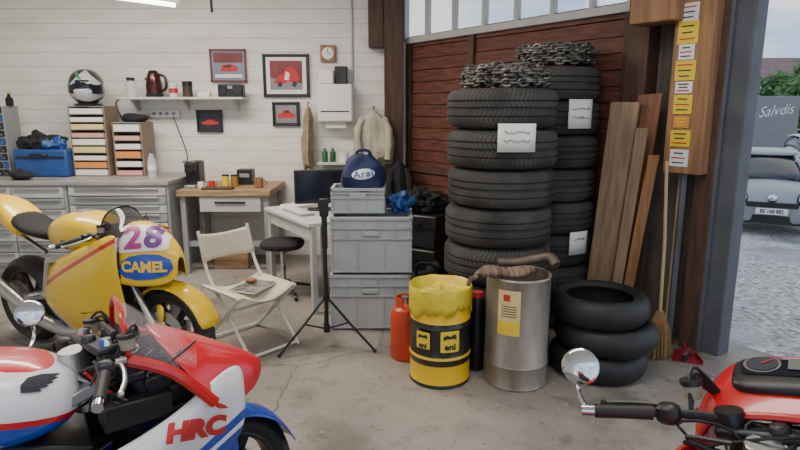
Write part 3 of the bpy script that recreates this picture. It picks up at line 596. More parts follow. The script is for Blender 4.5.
for px,mm,l in ((325,m_green,'green soap bottle on the short ledge, left of the pair'),(333,mat('dark_green',(.02,.09,.04),.3,n=.2),'darker green bottle on the short ledge, right of the pair')):
    t=thing('soap_bottle',l,'bottle',(oy(px,160,6.2).x,6.2,z0+.022)); MB().lathe([(0,0),(.03,0),(.032,.1),(.012,.13),(.01,.15)],n=16).build('bottle_body',mm,t); MB().box((-.01,0,.158),(.04,.015,.015)).build('pump',m_pw,t,bev=.003)
tag(MB().lathe([(.02,0),(.055,0),(.055,.1),(.02,.1)],n=20,closed=True).build('paper_roll',m_paper,loc=(oy(344,160,6.2).x,6.2,z0+.022)),'white paper roll at the right end of the short ledge','roll')
# =================== DESK
DS=Vector((-1.24,5.2,0)); DA=math.atan2(-.78,.52); DL=.95
t=thing('desk','white desk running toward the grey crates','desk',DS,DA)
MB().box((DL/2,.31,.735),(DL,.62,.03)).build('top',m_desk,t,bev=.004)
MB().box((DL/2,.05,.66),(DL-.06,.02,.11)).build('apron',m_desk,t,bev=.003)
for x in (.03,DL-.03):
    for y in (.05,.57): MB().box((x,y,.36),(.045,.045,.72)).build('leg',m_lgrey,t,bev=.004)
def dk(x,y,z=.75): return DS+Matrix.Rotation(DA,3,'Z')@Vector((x,y,z))
p=dk(.42,.36); t=thing('monitor','black flat computer monitor on the white desk','monitor',p,rad(8))
MB().box((0,0,.21),(.44,.035,.3)).build('bezel',m_black,t,bev=.008); MB().box((0,-.019,.215),(.41,.003,.26)).build('screen',m_screen,t); MB().tube([(0,.02,.1),(0,.03,.01)],.02,8).build('neck',m_black,t); MB().box((0,.02,.006),(.22,.16,.012)).build('stand_base',m_black,t,bev=.004)
p=dk(.45,.14); t=thing('keyboard','pale keyboard in front of the black monitor','keyboard',p,DA); MB().box((0,0,.01),(.38,.13,.02)).build('keyboard_body',m_greym,t,bev=.004); q=MB()
for r in range(4):
    for c in range(13): q.box((-.17+c*.028,-.045+r*.03,.022),(.022,.024,.006))
q.build('keys',m_pw,t)
p=dk(.12,.3); tag(MB().box((0,0,.01),(.21,.29,.02)).build('paper_pile',m_paper,loc=p,rz=DA+.2),'flat pile of white papers on the far corner of the desk','paper')
t=thing('swivel_stool','black round swivel stool tucked by the white desk','stool',(-1.04,4.98,0))
MB().sph((0,0,.46),(.19,.19,.045),24,e=.7).build('seat',m_mblack,t); MB().tube([(0,0,.08),(0,0,.43)],.022,10).build('column',m_chrome,t)
for k in range(5):
    a=2*pi*k/5+.3; l=MB().tube([(0,0,.09),(cos(a)*.12,sin(a)*.12,.085),(cos(a)*.24,sin(a)*.24,.06)],.018,8,r2=.012).build('leg',m_dark,t); MB().lathe([(0,-.012),(.024,-.012),(.026,0),(.024,.012),(0,.012)],(cos(a)*.25,sin(a)*.25,.026),14,'X').build('caster',m_black,l)
# =================== CRATES
def crate(loc,d,label,rz=0):
    t=thing('storage_crate',label,'crate',loc,rz,'grey plastic crates beside the desk'); L,Wd,Hh=d; q=MB(); th=.006
    q.box((0,0,.012),(L-.05,Wd-.05,.016))
    for s in (-1,1):
        q.box((0,s*(Wd/2-.02),Hh/2),(L-.035,th,Hh-.01)); q.box((s*(L/2-.02),0,Hh/2),(th,Wd-.035,Hh-.01))
        for z_ in (.02,Hh*.62,Hh*.8,Hh-.014):
            k=.022 if z_>Hh*.9 else .012
            q.box((0,s*(Wd/2-.010),z_),(L,.02,k)); q.box((s*(L/2-.010),0,z_),(.02,Wd,k))
        n=max(4,int(L/.1))
        for k in range(n+1): q.box((-L/2+.012+k*(L-.024)/n,s*(Wd/2-.011),Hh*.8 if 0<k<n else Hh/2),(.008,.016,Hh*.38 if 0<k<n else Hh-.02))
        for k in (1,2): q.box((-L/2+k*L/3,s*(Wd/2-.012),Hh*.32),(.008,.012,Hh*.6))
        n=max(3,int(Wd/.1))
        for k in range(n+1): q.box((s*(L/2-.011),-Wd/2+.012+k*(Wd-.024)/n,Hh/2),(.016,.008,Hh-.02))
    q.build('crate_shell',m_crate,t,smooth=False,bev=.0015)
    for s in (-1,1): MB().box((s*(L/2-.002),0,Hh-.06),(.01,.13,.035)).build('handle',m_dark,t,bev=.004)
    MB().box((0,-Wd/2+.001,Hh*.71),(.12,.008,.035)).build('label_holder',m_lgrey,t,bev=.004)
cxm=-.21
crate((cxm-.01,4.3,0),(.6,.4,.43),'large grey crate standing on the floor, bottom of the stack')
crate((cxm,4.31,.432),(.6,.4,.43),'large grey crate in the middle of the stack')
crate((cxm-.1,4.33,.864),(.4,.3,.2),'small grey crate on top holding the blue bag')
tag(MB().box((0,0,.05),(.32,.22,.09)).build('folded_cloth',m_mblack,loc=(cxm-.1,4.33,.886),bev=.02),'dark folded cloth inside the small top crate under the blue bag','cloth')
t=thing('helmet_bag','navy blue drawstring helmet bag with white logo in the top crate','bag',(cxm-.06,4.31,.995),rad(4))
bb=MB().sph((0,0,.15),(.165,.115,.15),36,e=.62)
for i,v in enumerate(bb.v):
    bb.v[i]=v+Vector((v.x,v.y,0))*(.22*mnoise.noise(v*10+Vector((2,2,2)))-.30*max(0,(v.z-.16)/.14))+Vector((0,0,.025*mnoise.noise(v*8)))
bag=bb.build('sack',m_navy,t)
lo=decal('logo_oval',shapebm(ell(.17,.078)),frame_m((-.005,-.13,.17),(1,0,.12),(0,.15,1)),m_pw,t,bag,.004,3)
decal('logo_lettering',textbm('Arai',.07,.001,.0,1.1,1.12),frame_m((-.005,-.13,.17),(1,0,.12),(0,.15,1)),m_bluep,lo,bag,.009,1)
MB().tube([(-.06,0,.28),(-.04,-.02,.33),(.03,-.02,.33),(.06,0,.28)],.012,8,sm=4).build('handle',m_navy,t)
tag(blob((0,0,.06),(.08,.09,.07),n=24,amp=.8,fr=16,seed=9,flat=0).build('blue_cloth',m_blue,loc=(.0,4.3,.865)),'bright blue crumpled cloth on the middle crate right of the small crate','cloth')
for lo,di,l,mm in (((.2,5.15,0),(.5,.4,.42),'black hard case on the floor behind the crate stack',m_black),((.22,5.15,.42),(.44,.36,.3),'smaller black case stacked on the black hard case',m_dark)):
    t=thing('black_case',l,'case',lo,WR+rad(20),'black cases behind the crates'); MB().box((0,0,di[2]/2),di).build('case_body',mm,t,bev=.02); MB().box((0,-di[1]/2-.004,di[2]*.65),(di[0]*.96,.01,.015)).build('lid_seam',m_dark,t); MB().tube([(-.07,-di[1]/2,di[2]*.75),(-.06,-di[1]/2-.04,di[2]*.75),(.06,-di[1]/2-.04,di[2]*.75),(.07,-di[1]/2,di[2]*.75)],.01,6,sm=3).build('handle',m_black,t)
t=thing('black_backpack','black backpack slumped on the stacked black cases','backpack',(.22,5.13,.722)); blob((0,0,.09),(.19,.13,.11),n=26,amp=.6,fr=11,seed=12,flat=0).build('pack',m_mblack,t); MB().tube([(-.08,-.1,.16),(-.12,-.14,.09),(-.1,-.12,.02)],.012,8,sm=4).build('strap',m_black,t)
t=thing('black_holdall','black holdall bag on the floor beside the tyre stack','bag',(.26,4.65,0),rad(-30)); blob((0,0,.17),(.15,.14,.18),n=26,amp=.5,fr=8,seed=15,flat=0).build('bag_body',m_mblack,t); MB().tube([(-.1,-.08,.27),(-.07,-.1,.38),(.07,-.1,.38),(.1,-.08,.27)],.012,8,sm=4).build('handle',m_black,t)
# =================== FOLDING CHAIR
CP=Vector((-1.05,3.86,0)); CR=rad(-42)
t=thing('folding_chair','white wooden folding chair with cream canvas seat and back','chair',CP,CR)
for s in (-1,1):
    y=s*.22; MB().bar((-.27,y,0),(.22,y,.425),.02,.028,(0,1,0)).build('leg',m_wfab,t,bev=.003); y2=s*.195
    MB().tube([(.28,y2,.012),(.0,y2,.3),(-.2,y2,.52),(-.29,y2,.80)],.012,8,sm=5).build('leg',m_wfab,t)
    MB().bar((-.22,y,.425),(.23,y,.425),.018,.024,(0,1,0)).build('seat_rail',m_wfab,t,bev=.003)
for a_,b_ in (((-.26,-.22,.02),(-.26,.22,.02)),((.27,-.19,.03),(.27,.19,.03)),((.02,-.22,.28),(.02,.22,.28))): MB().tube([a_,b_],.010,8).build('crossbar',m_wfab,t)
q=MB(); q.grid([[(-.21+.44*i/8,y,.435-.07*sin(pi*(y+.21)/.42)*(.8+.2*sin(i))) for i in range(9)] for y in [-.21+.42*k/12 for k in range(13)]]); q.build('seat',m_cream,t,solid=.004)
q=MB(); q.grid([[(-.215-.065*i/7-.06*sin(pi*(y+.205)/.41)*(1-.35*i/7),y,.59+.19*i/7-.025*sin(pi*(y+.205)/.41)*(i/7)) for i in range(8)] for y in [-.205+.41*k/12 for k in range(13)]]); q.build('backrest',m_cream,t,solid=.004)
ch=Matrix.Rotation(CR,3,'Z')
def chp(x,y,z): return CP+ch@Vector((x,y,z))
t=thing('magazine','glossy magazine with dark printed cover on the canvas chair seat','magazine',chp(.05,0,.422),rad(-20)); MB().box((0,0,.005),(.2,.27,.01)).build('pages',m_paper,t); MB().box((0,0,.0105),(.2,.27,.001)).build('cover',mat('cover_print',(.3,.28,.25),.3,c2=(.05,.04,.04),ns=14),t)
tag(MB().sph((0,0,.02),(.045,.03,.02),12).build('small_pouch',m_owood,loc=chp(-.02,.03,.433)),'small orange brown pouch lying on the magazine','pouch')
# =================== STAND
t=thing('tripod_stand','thin black tripod stand in front of the grey crates','stand',(-.51,3.82,0))
MB().tube([(0,0,.1),(0,0,.72)],.014,10).build('lower_tube',m_black,t); MB().tube([(0,0,.7),(0,0,1.0)],.02,10).build('upper_tube',m_black,t)
for z_ in (.1,.33): MB().tube([(0,0,z_),(0,0,z_+.045)],.024,10).build('collar',m_black,t)
MB().box((.0,0,.98),(.06,.05,.12)).build('head_clamp',m_black,t,bev=.008)
for k,a in enumerate((rad(-20),rad(100),rad(215))):
    l=MB().tube([(0,0,.36),(cos(a)*.17,sin(a)*.17,.19),(cos(a)*.36,sin(a)*.36,.012)],.009,8).build('leg',m_black,t); MB().sph((cos(a)*.36,sin(a)*.36,.012),.014,8).build('rubber_foot',m_slick,l)
    MB().tube([(0,0,.12),(cos(a)*.17,sin(a)*.17,.19)],.006,6).build('brace',m_black,t)
# =================== GAS BOTTLE, DRUMS
t=thing('gas_cylinder','slim orange red gas cylinder behind the yellow drum','gas cylinder',(.035,3.63,0))
MB().lathe([(0,.01),(.09,0),(.1,.02),(.1,.28),(.085,.34),(.05,.37),(.03,.375)],n=28).build('tank',m_orred,t); MB().lathe([(.03,.37),(.025,.39),(.025,.42),(0,.42)],n=16).build('valve',m_alu,t); MB().lathe([(.065,.35),(.065,.42),(.058,.42),(.058,.35)],n=24,closed=True,arc=4.5).build('collar',m_orred,t)
t=thing('yellow_drum','yellow and black oil drum with yellow plastic sheet over its top','drum',(.245,3.34,0)); R=.183
prof=[(0,.01),(R-.01,.01),(R,0),(R+.004,.008),(R,.02),(R,.17),(R+.006,.18),(R,.19),(R,.36),(R+.006,.37),(R,.38),(R,.57),(R+.004,.58),(R-.005,.59),(R-.012,.575),(R-.014,.5),(0,.5)]
MB().lathe(prof,n=48).build('drum_body',livery('yellow_drum_print',(.86,.54,.01),[((.015,.015,.015),(0,0,1),.0,.022),((.015,.015,.015),(0,0,1),.14,.40),((.75,.45,.01),(0,0,1),.18,.195)],.35,.3),t)
A0=math.atan2(-3.34,-.245)
for da,sz in ((.32,1.0),(-.55,.8)):
    lp=decal('logo_patch',shapebm(rrect(.11*sz,.13*sz,.008)),Matrix.Translation((0,0,.30)),m_yw,t,off=.009,cuts=3,wrap=(R,A0+da))
    decal('logo_lettering',textbm('eni',.055*sz,.002),Matrix.Translation((0,0,.268)),m_ink,lp,off=.011,cuts=1,wrap=(R,A0+da))
    decal('logo_mark',shapebm([(x*.85*sz,y*.85*sz) for x,y in [(-.045,0),(-.045,.03),(-.02,.04),(.0,.03),(.03,.045),(.045,.03),(.04,0),(.03,.012),(-.02,.012)]]),Matrix.Translation((0,0,.308)),m_ink,lp,off=.011,cuts=2,wrap=(R,A0+da))
rw=random.Random(3); ph=[rw.uniform(0,6.28) for _ in range(8)]
def wob(a,i,r,z):
    if i<4: return r,z+.006*sin(a*4+i)+.004*sin(a*9)
    if i<6: return r,z+.003*sin(a*3)
    k=(i-5)/4
    f=1+.004*sin(a*21+ph[0]+i*.7)*k+.003*sin(a*34+ph[1])*k; zz=z-(.018*sin(a*2+.6)+.012*sin(a*5+ph[2])+.010*sin(a*11+ph[3])+.006*sin(a*23+ph[4])) *k
    return r*f+.001,zz
MB().lathe([(0,.545),(.08,.55),(.14,.545),(.165,.56),(.176,.592),(.184,.600),(.1885,.592),(.1885,.55),(.1885,.50),(.1895,.455)],n=140,wob=wob).build('plastic_sheet',m_ybag,t,solid=.0015)
t=thing('steel_drum','bare brownish steel drum with a yellow label in front of the tyres','drum',(.705,3.31,0)); R=.188
MB().lathe([(0,.01),(R-.01,.01),(R,0),(R+.004,.01),(R,.02),(R,.13),(R+.005,.14),(R,.15),(R,.655),(R+.006,.665),(R,.675),(R-.008,.67),(R-.008,.05),(0,.05)],n=48).build('drum_body',m_steelb,t)
A1=math.atan2(-3.31,-.705)
lb=decal('label',shapebm(rrect(.13,.27,.004)),Matrix.Translation((0,0,.48)),m_ypap,t,off=.003,cuts=3,wrap=(R,A1-.25))
decal('label_band',shapebm(rrect(.13,.08,.004)),Matrix.Translation((0,0,.39)),m_yw,lb,off=.004,cuts=3,wrap=(R,A1-.25)); decal('label_mark',shapebm(rrect(.04,.04,.004)),Matrix.Translation((0,0,.57)),m_rw,lb,off=.004,cuts=3,wrap=(R,A1-.32))
for k in range(5): decal('label_line',shapebm(rrect(.09,.005,.001)),Matrix.Translation((0,0,.46+.015*k)),m_ink,lb,off=.004,cuts=3,wrap=(R,A1-.25))
t=thing('black_canister','narrow black canister between the two drums','canister',(.485,3.45,0)); MB().lathe([(0,0),(.045,0),(.05,.02),(.05,.42),(.04,.46),(.03,.48)],n=24).build('can',m_black,t); MB().lathe([(.032,.475),(.032,.51),(0,.51)],n=16).build('cap',m_rw,t)
q=MB(); rows=[]
for i in range(23):
    s=i/22; e_=min(1,s*5,(1-s)*5)**.5; c=Vector((.43+.37*s,3.2+.08*s,.700+.010*sin(s*7)))
    w1=(.07+.008*sin(s*11+1))*e_+.004; h1=(.024+.004*sin(s*9))*e_+.002
    rows.append([c+Vector((.008*sin(a*2+s*5),cos(a)*w1,sin(a)*h1*(1+.22*sin(5*a+s*4)))) for a in [2*pi*k/22 for k in range(22)]])
q.grid(rows,True,True); t=thing('folded_sack','flat bundle of striped brown cloth lying across the rims of both drums','cloth',(0,0,0)); q.build('cloth_bundle',m_burl,t,sub=1)
MB().tube([(.44,3.17,.695),(.40,3.15,.68),(.385,3.13,.65)],.014,10,sm=4).build('tie',m_burl,t)
tag(MB().tube([(.6,3.42,.708),(.72,3.40,.712),(.83,3.36,.745),(.89,3.31,.765),(.91,3.26,.73)],.03,14,sm=6).build('bent_pipe',m_pipe),'short bent brown pipe lying on the steel drum rim','pipe')
# =================== TYRES
def tyre_mesh(name,R,w_,ri,mt,moto=False):
    d_=R-ri
    if moto: prof=[(ri,.2*w_),(ri,.14*w_),(ri+.015,.08*w_),(ri+.35*d_,.0),(R-.38*d_,.03*w_),(R-.17*d_,.17*w_),(R-.05*d_,.33*w_),(R,.5*w_)]
    else:
        prof=[(ri,.2*w_),(ri,.12*w_),(ri+.02,.05*w_),(ri+.35*d_,0),(R-.42*d_,.01*w_),(R-.24*d_,.04*w_),(R-.12*d_,.075*w_),(R-.015,.11*w_),(R-.003,.16*w_),(R,.29*w_),(R-.012,.30*w_),(R-.012,.325*w_),(R,.335*w_),(R,.455*w_),(R-.012,.465*w_),(R-.012,.5*w_)]
    full=prof+[(r,w_-z) for r,z in reversed(prof[:-1])]
    inner=[(ri+.03,.82*w_),(R-.035,.75*w_),(R-.03,.5*w_),(R-.035,.25*w_),(ri+.03,.18*w_)]
    return MB().lathe(full+inner,n=60,closed=True).build(name,mt,ang=50)
words=['bottom','second','third','fourth','fifth','sixth','seventh','eighth']
def stack(c,n,R,w_,ri,ms,lab,grp,jx,jy):
    protos=[]
    for k in range(n):
        m=(0,1,0,1,1,0,0,1)[k]
        if m>=len(protos) or protos[m] is None:
            o=tyre_mesh('car_tyre',R-(.004 if m else 0),w_,ri,ms[m])
            while len(protos)<=m: protos.append(None)
            protos[m]=o
        else: o=protos[m].copy(); COL.objects.link(o)
        o.location=(c[0]+random.uniform(*jx),c[1]+random.uniform(*jy),k*(w_+.0005)); o.rotation_euler=(0,0,k*1.3)
        tag(o,('%s tyre from the floor in %s'%(words[k],lab)) if k else 'bottom tyre of %s'%lab,'tyre',grp)
T1=(.685,3.88); stack(T1,7,.36,.25,.2,(m_rub,m_rubb),'the front tall stack behind the drums','tyres in the front tall stack',(-.02,.01),(-.01,.005))
T2=(1.145,4.42); stack(T2,8,.33,.24,.19,(m_rub2,m_rub3),'the rear tall stack by the brown door','tyres in the rear tall stack',(-.002,.014),(-.005,.003))
T3=(1.265,3.45)
for k,(R,ri) in enumerate(((.3,.2),(.315,.2),(.3,.2))):
    o=tyre_mesh('smooth_tyre',R,.172,ri,m_slick,True); o.location=(T3[0]+(-.01,.03,-.02)[k],T3[1],k*.172)
    tag(o,['bottom','middle','top'][k]+' smooth black motorcycle tyre in the low stack right of the steel drum','tyre','motorcycle tyres in the low stack')
def note(c,R,px,py,w_,h_,label,lines=2):
    d=ray(px,py); ox,oy_=-c[0],-c[1]; A=d.x**2+d.y**2; B=2*(ox*d.x+oy_*d.y); Cc=ox*ox+oy_*oy_-(R+.006)**2; t_=(-B-math.sqrt(max(0,B*B-4*A*Cc)))/(2*A); p=O+d*t_
    a=math.atan2(p.y-c[1],p.x-c[0]); t=thing('paper_note',label,'note',p,a+pi/2,'paper notes on the tyre stacks')
    MB().grid([[(x,-.002+.01*(x/(w_/2))**2,z_) for x in [-w_/2+w_*i/6 for i in range(7)]] for z_ in (-h_/2,0,h_/2)]).build('sheet',m_paper,t,solid=.001)
    for r in range(lines):
        L_=w_*random.uniform(.6,.8); n_=26; rr=random.Random(px+r)
        pts=[(-L_/2+L_*i/n_,-.006+.01*((-L_/2+L_*i/n_)/(w_/2))**2,h_*.18-r*h_*.3+rr.uniform(-.011,.011)) for i in range(n_+1)]; MB().tube(pts,.0018,4).build('handwriting_line',m_ink,t)
note(T1,.376,517,138,.23,.17,'white paper note on the second tyre down of the front stack')
note(T2,.345,581,114,.19,.2,'white paper note high on the rear stack, second tyre down')
note(T2,.345,579,243,.17,.17,'white paper note low on the rear tyre stack',1)
def chains(c,z,R,label,h):
    q=MB()
    def link(cp,a1,a2,L_=.036,W2=.021,r=.0085):
        q.tube([cp+a1*L_*cos(2*pi*m/10)+a2*W2*sin(2*pi*m/10) for m in range(10)],r,6,closed=True)
    for i in range(110):
        a=random.uniform(0,2*pi); r=R*random.uniform(.6,1.02); zz=z+.045+(h-.02)*random.random()
        M=Matrix.Rotation(random.uniform(0,pi),3,'Z')@Matrix.Rotation(random.uniform(-1.0,1.0),3,'X')
        link(Vector((c[0]+r*cos(a),c[1]+r*sin(a),zz)),M@Vector((1,0,0)),M@Vector((0,1,0)))
    for j in range(6):
        rr=R*(1.0-.06*(j%3)); zz=z+.034+h*j/6; nl=int(2*pi*rr/.05)
        for k in range(nl):
            a=2*pi*k/nl; cp_=Vector((c[0]+rr*cos(a),c[1]+rr*sin(a),zz+.006*sin(a*5+j))); tan=Vector((-sin(a),cos(a),0)); o2=Vector((cos(a),sin(a),0)) if k%2 else Vector((0,0,1)); link(cp_,tan,o2)
    tag(q.build('snow_chain',mat('chain_steel',(.24,.225,.2),.5,.8,n=.5,ns=12)),label,'snow chain','snow chains on the tyre stacks')
chains(T1,1.754,.27,'heap of steel snow chains on top of the front tyre stack',.11)
chains(T2,1.925,.27,'heap of steel snow chains on top of the rear tyre stack',.12)
# =================== LEANING BOARDS, BROOM
def board(pts,th,mm,label,v0=0,v1=0):
    q=[]
    for (px,py),v in zip(pts,(v0,v0,v1,v1)):
        u,z=ow(px,py,v); q.append(Vector((u,v,z)))
    BL,BR,TR,TL=q
    def ext(b,t): 
        d=(b-t); k=t.z/(t.z-b.z); return t+d*k
    BL2,BR2=ext(BL,TL),ext(BR,TR)
    s=MB(); n=Vector((0,-th,0)); BL2.z=BR2.z=0
    vs=[BL2,BR2,TR,TL]; s.add(vs+[x+n for x in vs],[(0,1,2,3),(7,6,5,4),(4,5,1,0),(5,6,2,1),(6,7,3,2),(7,4,0,3)])
    tag(s.build('leaning_board',mm,loc=WA,rz=WR,smooth=False,bev=.002),label,'board','boards leaning against the doorway post')
board([(589,278),(612,278),(641,102),(613,102)],.025,m_ply,'widest light brown board leaning next to the rear tyre stack',-.30,-.2)
board([(612,285),(630,285),(664,93),(640,95)],.02,m_redply,'dark red brown board leaning behind the lighter boards',-.22,-.14)
board([(613,285),(622,285),(649,128),(638,128)],.02,m_ply,'narrow light brown strip leaning in front of the red brown board',-.34,-.26)
board([(625,285),(634,285),(660,155),(650,155)],.02,m_owood,'narrow orange brown lath leaning nearest the broom',-.30,-.22)
bp=oz(656,358,0); t=thing('straw_broom','straw broom with wooden stick standing by the doorway post','broom',bp)
MB().tube([(0,0,.28),(.0,.03,.8),(0,.1,1.3)],.011,8).build('stick',m_stick,t)
q=MB()
for k in range(170):
    a=random.uniform(0,2*pi); r=random.random()**.5
    q.tube([(cos(a)*.02*r,sin(a)*.018*r,.33),(cos(a)*.075*r,sin(a)*.035*r,.2),(cos(a)*.10*r,sin(a)*.05*r,.0+.015*random.random())],.0045,4,r2=.003)
q.build('bristles',m_straw,t); MB().lathe([(.024,.24),(.03,.26),(.024,.28)],n=14).build('binding',m_rw,t)
bp2=oz(664,345,0); t=thing('wooden_pole','thin pale stick leaning beside the broom up toward the stickered board','stick',bp2); MB().tube([(0,0,0),(.05,.1,1.2)],.011,8).build('stick',m_stick,t); MB().tube([(0,0,0),(.003,.01,.08)],.014,8).build('tip',m_dark,t)
bp=oz(686,359,0); t=thing('dustpan','dark red dustpan on the floor at the foot of the grey pillar','dustpan',bp,rad(-20))
q=MB(); q.prism([(-.09,-.07),(.09,-.07),(.065,.07),(-.065,.07)],.006); q.box((-.078,0,.016),(.006,.14,.028),r=(0,0,rad(-10))); q.box((.078,0,.016),(.006,.14,.028),r=(0,0,rad(10))); q.box((0,.07,.02),(.14,.006,.04)); q.build('pan',m_dred,t); MB().tube([(0,.07,.025),(0,.16,.05)],.011,8).build('handle',m_dred,t)
t=thing('hand_brush','hand brush with dark red back lying in the dustpan','brush',bp+Vector((-.01,-.01,.008)),rad(50)); MB().box((0,0,.05),(.14,.03,.016)).build('back',m_mar,t,bev=.006); MB().box((0,0,.022),(.12,.03,.04),tp=.8).build('bristles',m_mblack,t)
# =================== MOTORCYCLES
def arc(x,w_,zb,zt,n=13,e=.85,xf=0):
    out=[]
    for i in range(n):
        a=pi-pi*i/(n-1); g=lambda v:math.copysign(abs(v)**e,v)
        out.append(Vector((x+xf*sin(a),w_*g(cos(a)),zb+(zt-zb)*g(sin(a)))))
    return out
def wheel(t,name,c,R,w_,mt,M=None,gold=m_dark):
    ri=R*.7; q=MB(); pr=[(ri,-.35*w_),(ri+.02,-.45*w_),(R-.05,-.5*w_),(R-.015,-.3*w_),(R,0)]; pr+= [(r,-z) for r,z in reversed(pr[:-1])]+[(ri+.01,0)]
    q.lathe(pr,c,48,'Y',closed=True); ty=q.build(name,mt,t,M=M)
    q=MB(); q.lathe([(ri,-.35*w_),(ri-.015,-.3*w_),(ri-.02,0),(ri-.015,.3*w_),(ri,.35*w_)],c,40,'Y'); q.lathe([(0,-.06),(.035,-.06),(.035,.06),(0,.06)],c,16,'Y')
    for k in range(6):
        a=2*pi*k/6; q.bar((c[0],c[1],c[2]),(c[0]+cos(a)*ri,c[1],c[2]+sin(a)*ri),.03,.02,(0,1,0))
    q.build('rim',gold,ty,M=M,solid=.003)
    for s in (-1,1): MB().lathe([(R*.28,s*(.5*w_+.012)),(R*.5,s*(.5*w_+.012)),(R*.5,s*(.5*w_+.017)),(R*.28,s*(.5*w_+.017))],c,36,'Y',closed=True).build('brake_disc',m_alu,ty,M=M)
def bike(name,label,loc,rz,steer,P_,kind='fairing',mirror=True,barL=.35,barz=0,mup=.115,low=0,slant=0,deep=0,scr=0,endz=-.035,smax=9,slim=0,Rf=.30):
    t=thing(name,label,'motorcycle',loc,rz,'motorcycles parked in the garage')
    Rw=.31; fx=1.38-(.30-Rf)
    ax=Vector((-.5,0,.866)); piv=Vector((.97,0,.9))
    SM=Matrix.Translation(piv)@Matrix.Rotation(steer,4,ax)@Matrix.Translation(-piv)
    wheel(t,'rear_wheel',(0,0,Rw),Rw,.18,m_slick); wheel(t,'front_wheel',(fx,0,Rf),Rf,.12,m_slick,SM,P_.get('rim',m_dark))
    q=MB()
    for s in (-1,1): q.tube([(0,s*.13,Rw),(.25,s*.12,.4),(.45,s*.09,.42)],.032,8,sm=3)
    q.build('swingarm',m_alu,t)
    q=MB()
    for s in (-1,1): q.bar((.4,s*.13,.45),(.5,s*.15,.68),.04,.08,(0,1,0)); q.bar((.5,s*.15,.68),(.95,s*.05,.8),.035,.1,(0,1,0)); q.bar((.35,s*.09,.7),(-.25,s*.06,.88),.02,.03,(0,1,0))
    q.tube([(.93,0,.7),(.9,0,.9)],.04,12); q.build('frame',P_.get('frame',m_alu),t,bev=.004)
    q=MB(); q.box((.68,0,.4),(.4,.26,.3)); q.box((.78,0,.6),(.26,.28,.16),r=(0,.3,0)); q.lathe([(0,-.15),(.09,-.15),(.1,-.12),(.1,.12),(.09,.15),(0,.15)],(.55,0,.38),24,'Y'); q.build('engine',m_dark,t,bev=.012)
    MB().box((1.02,0,.5),(.04,.26,.32),r=(0,.15,0)).build('radiator',m_black,t)
    MB().tube([(.85,-.08,.3),(.6,-.12,.2),(.3,-.16,.26),(.05,-.17,.38),(-.3,-.17,.5)],.04,12,r2=.05,sm=5).build('exhaust',m_alu,t)
    zo=P_.get('tz',0); TM=Matrix.Translation((0,0,zo))
    q=MB(); q.grid([sec(*a) for a in ((.36,.06,.76,.82),(.4,.11,.73,.87),(.5,.15,.7,.93),(.62,.18,.7,.965),(.74,.185,.7,.965),(.84,.16,.71,.93),(.9,.11,.75,.88),(.915,.05,.78,.85))],True,True); tank=q.build('fuel_tank',P_['tank'],t,sub=1,M=TM)
    MB().lathe([(0,.0),(.045,0),(.05,-.008),(.05,-.02)],(.66,0,.965),24).build('filler_cap',m_alu,tank,M=TM)
    q=MB(); q.grid([sec(*a) for a in ((-.42,.03,.98,1.0),(-.38,.07,.93,1.03),(-.28,.1,.88,1.04),(-.1,.13,.82,1.02),(.02,.14,.78,.93),(.1,.13,.76,.86))],True,True); tail=q.build('tail_fairing',P_['tail'],t,sub=1)
    q=MB(); q.grid([sec(*a) for a in ((.0,.12,.84,.96),(.08,.13,.82,.89),(.22,.14,.79,.86),(.34,.11,.77,.85),(.4,.07,.77,.83))],True,True); q.build('seat',m_mblack,t,sub=1)
    if kind=='fairing':
        l=low
        rows={ .40:[(.13,.6),(.16,.52),(.17,.42),(.14,.32)], .55:[(.18,.68-l*.3),(.21,.56-l*.2),(.21,.38),(.13,.22)], .75:[(.2,.76-l*.9),(.24,.6-l*.5),(.23,.38),(.12,.17)], .95:[(.19,.84-l*1.1),(.25,.66-l*.5),(.23,.42),(.12,.2)], 1.1:[(.19,.9-l*1.15),(.25,.74-l*.6),(.21,.52),(.14,.32)], 1.2:[(.18,.93-l*1.05),(.22,.78-l*.5),(.19,.57),(.165,.42)], 1.3:[(.16,.9-l*.6),(.18,.78-l*.3),(.175,.64),(.16,.48)], 1.38:[(.13,.87-l*.4),(.15,.79-l*.3),(.155,.68),(.15,.55)]}
        ks=[k for k in sorted(rows) if k<smax]; side=[]
        for s in (-1,1):
            q=MB(); q.grid([[Vector((x,s*y,z_)) for y,z_ in rows[x]] for x in ks]); side.append(q.build('side_fairing',P_['side'],t,sub=2,solid=.006))
        dz=-l*.2; nb=-deep; sl=slant; sm_=slim
        q=MB(); q.grid([arc(1.12+sl,.195,.72+dz+nb,.96+dz,xf=-sl),arc(1.18+sl*.8,.195-sm_*.3,.7+dz+nb,.97+dz-sm_*.5,xf=-sl*.8),arc(1.28+sl*.4,.17-sm_*.3,.69+dz+nb,.94+dz-sm_,xf=-sl*.4),arc(1.38+sl*.1,.125-sm_*.3,.69+dz+nb,.885+dz-sm_,xf=-sl*.1),arc(1.45,.075,.70+dz+nb,.83+dz-sm_*.7),arc(1.485,.03,.73+dz+nb*.8,.78+dz-sm_*.3)]); nose=q.build('nose_fairing',P_['nose'],t,sub=2,solid=.006)
        so=-scr; sh=-scr*.5
        q=MB(); q.grid([arc(1.29+so,.15+scr*.2,.82+dz,.95+dz-sm_,xf=.03),arc(1.21+so,.158,.87+dz,1.02+dz+sh-sm_*.5,xf=.02),arc(1.13+so*.8,.158,.92+dz+sh,1.085+dz+sh,xf=.0),arc(1.08+so*.6,.145,.95+dz+sh,1.105+dz+sh)]); q.build('windscreen',P_['screen'],t,sub=2,solid=.004)
        er=P_.get('edger',.008); ex=1.08+so*.6
        q=MB(); q.tube([v for v in arc(ex,.147,.95+dz+sh,1.107+dz+sh)],er*.7,8); q.build('screen_edge',P_.get('edge',m_black),t)
